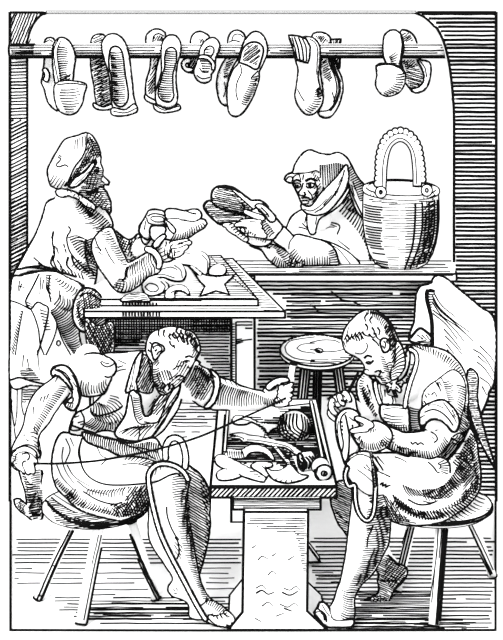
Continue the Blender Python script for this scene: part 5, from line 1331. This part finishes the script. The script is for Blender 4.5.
build('shirt', [Shell(rs, [(390, 400, 3.84), (470, 450, 3.88), (420, 360, 3.84), (440, 400, 3.86)], .4, g=3)],
      Ld('C6 92 352 180 372 250 402 300 440 328 490', 'C6 120 368 180 400 232 432 278 470 300 505', 34, 1.5, .05, .25) + Ld('C5 205 340 200 400 230 460', 'C5 222 350 215 395 240 440', 12, 1.2, .1) + S('C5 262 360 268 400 285 450 292 470', 1.3) + S('C5 248 356 254 400 268 440', 1.1)
      + Ld('C5 405 400 398 460 400 500', 'C5 385 415 378 455 375 495', 16, 1.2) + Ld('D1 400 150 398 240', 'D1 445 160 440 235', 20, 1.3, .05, .1) + H('D1 205 60 222 60 262 150 282 190 240 190 215 120', 55, 2.4, 1.2, .02, 3)
      + SS('C5 232 380 240 430', 'C5 240 400 248 440', 'D1 228 60 240 90', w=.9)
      + H('D2 330 60 352 80 362 150 382 190 388 260 370 270 345 240 320 200 330 150', -40, 1.9, 1.3, .01, 3) + Ld('D2 330 20 345 120 375 200', 'D2 352 20 362 120 392 210', 34, 1.6, .1, .1)
      + H('D2 245 305 290 240 330 215 350 210 380 195 340 270 300 330 270 330', 50, 2.1, 1.4, .01, 3) + S('D2 300 235 330 250 360 240 350 225', 1.6) + S('D2 300 228 320 215 345 210 372 200', 1.3) + S('D2 295 250 320 258 352 262', 1.2), 'cloth', r, ow=1.7)
build('collar', [Shell('C5 348 372 366 362 384 344 396 316 402 290 404 262 400 236 388 228 400 222 416 240 424 268 420 300 410 316 414 330 400 338 402 352 388 358 388 372 374 374 368 388 354 386', 3.72, .4, g=1.3)],
      SS('C5 352 378 366 374', 'C5 370 362 380 370', 'C5 390 345 400 350', 'C5 402 320 412 324', 'C5 405 300 418 300', w=1.2), 'cloth', r, ow=1.5)
build('neckerchief', [Shell('C5 300 372 318 368 336 362 350 350 352 362 344 376 356 384 366 400 362 412 350 404 342 396 344 412 350 430 340 424 332 404 324 398 316 412 312 400 318 388 304 384', 3.70, .4, g=1.2),
                      Shell('C5 284 385 296 380 306 392 312 420 340 432 344 468 330 470 316 455 300 468 288 462 292 430 286 410', 3.74, .3, ol=.5)],
      SS('C5 318 372 326 380', 'C5 330 372 328 384', 'C5 330 390 322 392', 'C5 344 388 356 398', 'C5 334 400 342 418', 'C5 322 398 316 408', 'C5 300 400 302 430', 'C5 326 420 334 445 330 460', w=1.5), 'cloth', r, ow=1.3)
build('neck_fold', [Shell('C5 330 300 338 260 344 225 352 205 368 226 380 262 382 300 372 328 352 352 334 362 324 352', 3.66, .3)],
      Ld('C5 350 210 375 250 380 300 360 345', 'C5 335 270 335 290 330 320 326 352', 20, 1.6, .1, .05), 'skin', r, ow=1.2)
build('bib', [Shell('D1 286 140 310 142 350 142 392 150 398 178 400 215 404 240 388 250 362 248 336 236 308 212 290 196 282 172', 3.66, .35)],
      Ld('D1 296 176 300 205 330 232', 'D1 388 190 392 215 385 240', 12, 1.1, .06, .25) + Ld('D1 330 232 362 244 398 240', 'D1 330 212 360 222 395 218', 9, 1.0) + S('D1 292 158 340 152 388 158', .9), 'cloth', r, ow=1.7)
for nm, pa, dd in (('apron_strap', 'C5 402 238 424 252 430 282 422 320 404 370 388 430 382 470', [3.70, 3.71, 3.72, 3.70, 3.68, 3.66, 3.65]), ('apron_strap', 'C5 262 372 266 400 276 440 290 470', [3.74, 3.72, 3.70, 3.67])):
    build(nm, [Limb(pa, 1.6, dd, g=1.3)], [], 'cloth', r, ow=1.3)
ns = 'D2 182 60 200 30 240 0 300 -40 340 -10 352 40 348 90 335 140 330 165 320 200 300 208 284 190 262 166 236 156 208 160 186 182 184 196 172 170 170 140 176 110'
build('near_sleeve', [Shell(ns, [(440, 385, 3.72), (445, 420, 3.66), (460, 380, 3.74)], .55, g=2)],
      SS('D2 190 60 200 75', 'D2 200 55 210 62', 'D2 176 80 184 95', 'D2 230 5 245 30', 'D2 240 10 255 50', 'D2 215 60 228 50 238 70', w=1.3) + S('D2 182 104 176 90 186 84 194 100', 1.2) + Ld('D2 262 10 275 60 282 85', 'D2 300 0 310 50 312 90', 12, 1.1, .1, .4)
      + Ld('D2 346 30 350 80 338 140 330 170', 'D2 312 20 318 70 312 120 305 140', 24, 1.6, .05, .2) + SS('C6 170 470 220 495 238 520', 'C6 165 480 210 510 230 540', 'C6 180 500 210 530 225 560', 'C6 130 560 150 530', 'C6 115 580 135 575', w=1.3), 'cloth', r, ow=1.2)
build('rolled_cuff', [Shell('D2 170 122 186 106 212 92 244 82 266 82 288 98 308 120 322 148 326 172 316 204 298 206 280 184 258 164 228 156 204 162 186 180 176 200 168 170 166 145', 3.60, .5)],
      S('D2 186 130 220 118 252 128 280 152 302 182', 1.3) + S('D2 262 90 278 112 304 150', 1.0) + S('D2 200 104 232 100 262 112', .8) + SS('D2 172 150 190 140', 'D2 296 120 312 150', 'D2 300 140 316 172', w=1.2), 'cloth', r, ow=1.7)
bd = [(360, 480, 3.60), (385, 516, 3.62), (415, 522, 3.60), (445, 518, 3.61), (470, 500, 3.70), (478, 470, 3.84), (465, 440, 3.84), (400, 470, 3.60)]
build('breeches', [Shell('px 376 470 385 466 400 462 425 462 445 462 455 452 464 440 470 428 476 440 478 455 480 470 480 486 474 498 464 508 452 516 440 522 420 525 402 524 388 518 380 510 374 498 370 486', bd, .45, g=3)],
      Ld('D2 180 440 250 430 300 380 330 330', 'D2 200 490 290 475 345 420 385 360', 24, 1.7, .08, .2) + Ld('D2 60 500 130 545 200 560 290 545 370 490 408 420', 'D2 70 470 140 515 200 530 270 515 335 470 370 420', 36, 1.7, .05, .2) + Ld('D2 100 420 150 440 230 440 290 400 320 330', 'D2 130 470 180 470 260 470 330 430 370 380', 40, 1.3, .08, .12) + Ld('D2 60 460 150 520 240 520 320 480 380 420', 'D2 100 520 170 556 250 560 330 520 392 465', 42, 1.3, .1, .15)
      + Ld('D2 300 300 330 320 350 300', 'D2 380 270 395 330 400 380', 26, 1.5, .1, .1) + H('D2 330 300 380 270 405 350 405 430 370 480 330 500 340 420 320 380', 50, 2.0, 1.4, .02, 3) + S('D2 120 480 160 500 200 500 230 490', 1.5) + S('D2 200 470 235 478 262 470', 1.2) + S('D2 180 486 210 494 240 486', 1.1) + Ld('D2 300 330 335 285 372 215', 'D2 335 360 380 300 398 240', 14, 1.8) + Ld('D2 345 250 370 300 392 380 380 450', 'D2 390 220 400 300 408 380 402 440', 30, 1.7, .1)
      + H('D2 0 440 50 480 100 540 130 570 60 574 20 560 0 520', -60, 1.8, 1.4, .01, 3) + H('D2 230 440 300 400 320 430 290 480 250 480', 40, 2.3, 1.0, .03, 3)
      + H('D3 310 80 360 110 480 180 440 185 370 175 350 150', -10, 1.6, 1.4, .01, 3), 'cloth', r, ow=1.7)
build('thigh', [Shell('D1 152 360 165 346 188 334 225 328 262 336 310 334 360 336 410 346 460 352 D2 200 312 250 312 282 330 288 368 278 404 252 424 220 430 170 428 120 412 80 398 40 388 10 372 D1 252 372 225 392 190 400 160 392 146 378', [(355, 465, 3.58), (450, 470, 3.70), (400, 465, 3.62)], .6, g=2)],
      S('D1 252 345 268 365 290 395 300 415', 1.4) + SS('D1 262 350 280 380', 'D1 270 348 300 380', 'D2 130 368 136 384', 'D2 142 370 148 388', 'D2 158 370 162 394', 'D2 174 376 180 396', 'D2 188 380 194 398', 'D1 205 378 222 392', 'D1 215 372 232 388', 'D1 228 366 240 384', 'D1 340 350 365 358 390 372', w=1.3)
      + S('D2 200 330 222 350 240 380 236 400', 1.3) + S('D2 232 380 246 370', 1.2) + Ld('D2 272 320 290 360 280 405', 'D2 240 335 252 360 250 380', 12, 1.2) + S('D2 240 336 252 345 246 358', 1.1), 'cloth', r, ow=1.7)
build('knee_cloth', [Shell('D1 150 372 175 350 200 340 235 350 254 368 262 400 300 420 340 440 362 470 350 500 300 503 240 503 200 480 170 450 150 420', [(355, 465, 3.54), (390, 490, 3.60), (370, 480, 3.545)], .35, g=2)],
      S('D1 280 460 292 452 290 465 304 458 302 470 320 462 330 468 352 458', 1.6) + SS('D1 215 388 228 400', 'D1 225 380 240 398', 'D1 232 400 248 410', 'D1 250 440 262 450', w=1.1) + S('D1 152 372 180 345 210 340', 1.3) + S('D1 190 400 230 430 262 460', .9), 'cloth', r, ow=1.0)
build('shoe', [Shell('D3 58 530 72 510 80 490 92 488 104 496 116 512 124 535 132 556 170 560 212 556 216 562 210 582 180 588 140 588 116 588 98 580 84 562 70 548', [(320, 612, 3.575), (350, 624, 3.56)], .6)],
      S('D3 72 516 92 528 104 545 106 566', 1.6) + S('D3 84 528 96 540 100 558', 2.0) + S('D3 62 530 80 525 95 535', 1.0) + S('D3 88 498 100 520 118 545', .9), 'leather', r, ow=1.7)
build('far_shoe', [Shell('D3 340 298 362 312 388 336 414 344 428 362 424 382 404 412 382 432 366 454 358 478 346 492 318 500 286 506 258 502 250 494 262 482 290 468 312 456 318 430 312 402 318 380 306 360 300 340 318 320', [(395, 560, 3.86), (375, 600, 3.80)], .7)],
      H('D3 340 298 362 312 388 336 414 344 428 362 424 382 404 412 382 432 366 454 358 478 346 492 318 500 286 506 258 502 250 494 262 482 290 468 312 456 318 430 312 402 318 380 306 360 300 340', -25, 1.9, 1.5, .01, 3) + H('D3 345 300 424 350 420 385 370 445 330 400', 50, 2.6, 1.0, .02, 3) + H('D3 260 485 350 450 350 492 280 502', 10, 1.6, 1.2, .01, 3) + S('D3 316 400 345 405 385 400', 1.4), 'leather', r, ow=1.7)
# work in hand
single('stitched_shoe', 'pale curved shoe piece held upright in the hands of the right worker', 'shoe',
       [Shell('D1 104 228 106 200 116 176 136 160 160 156 186 166 200 186 190 196 176 200 196 214 200 230 170 240 166 260 184 290 200 318 196 328 174 346 158 364 150 388 138 370 126 330 112 290', 3.62, .4)],
       S('D1 122 362 134 300 126 250 122 210 130 184 148 168', 1.3) + S('D1 146 378 156 320 156 260 148 210 142 180', 1.5) + SS('D1 128 206 129 214', 'D1 130 222 131 230', 'D1 129 236 130 244', 'D1 130 254 131 262', 'D1 170 220 171 232', 'D1 171 246 171 254', 'D1 172 272 174 282', w=1.5) + S('D1 115 205 112 240 118 290 134 350', .9) + S('D1 158 190 178 206', 1.0), ow=1.6)
band('knee_strap', 'pale U-shaped strap hanging over the right worker knee', 'strap',
     'D1 150 392 142 420 146 450 160 470 D3 218 20 222 80 234 130 262 162 284 152 296 120 300 70 302 20 296 -40', 1.5, 3.525, ow=1.6)
band('strap_cord', 'dark cord running down across the right worker knee', 'cord', 'D1 245 330 250 370 258 420 262 470', .7, 3.49, ow=1.0)
single('stitching_awl', 'thin dark awl in the far hand of the right worker', 'awl', [], [], 'dark', solids=[rod(P(343.5, 402, 3.655), P(358, 373, 3.655), .005, .002, 10)], ow=1.0)
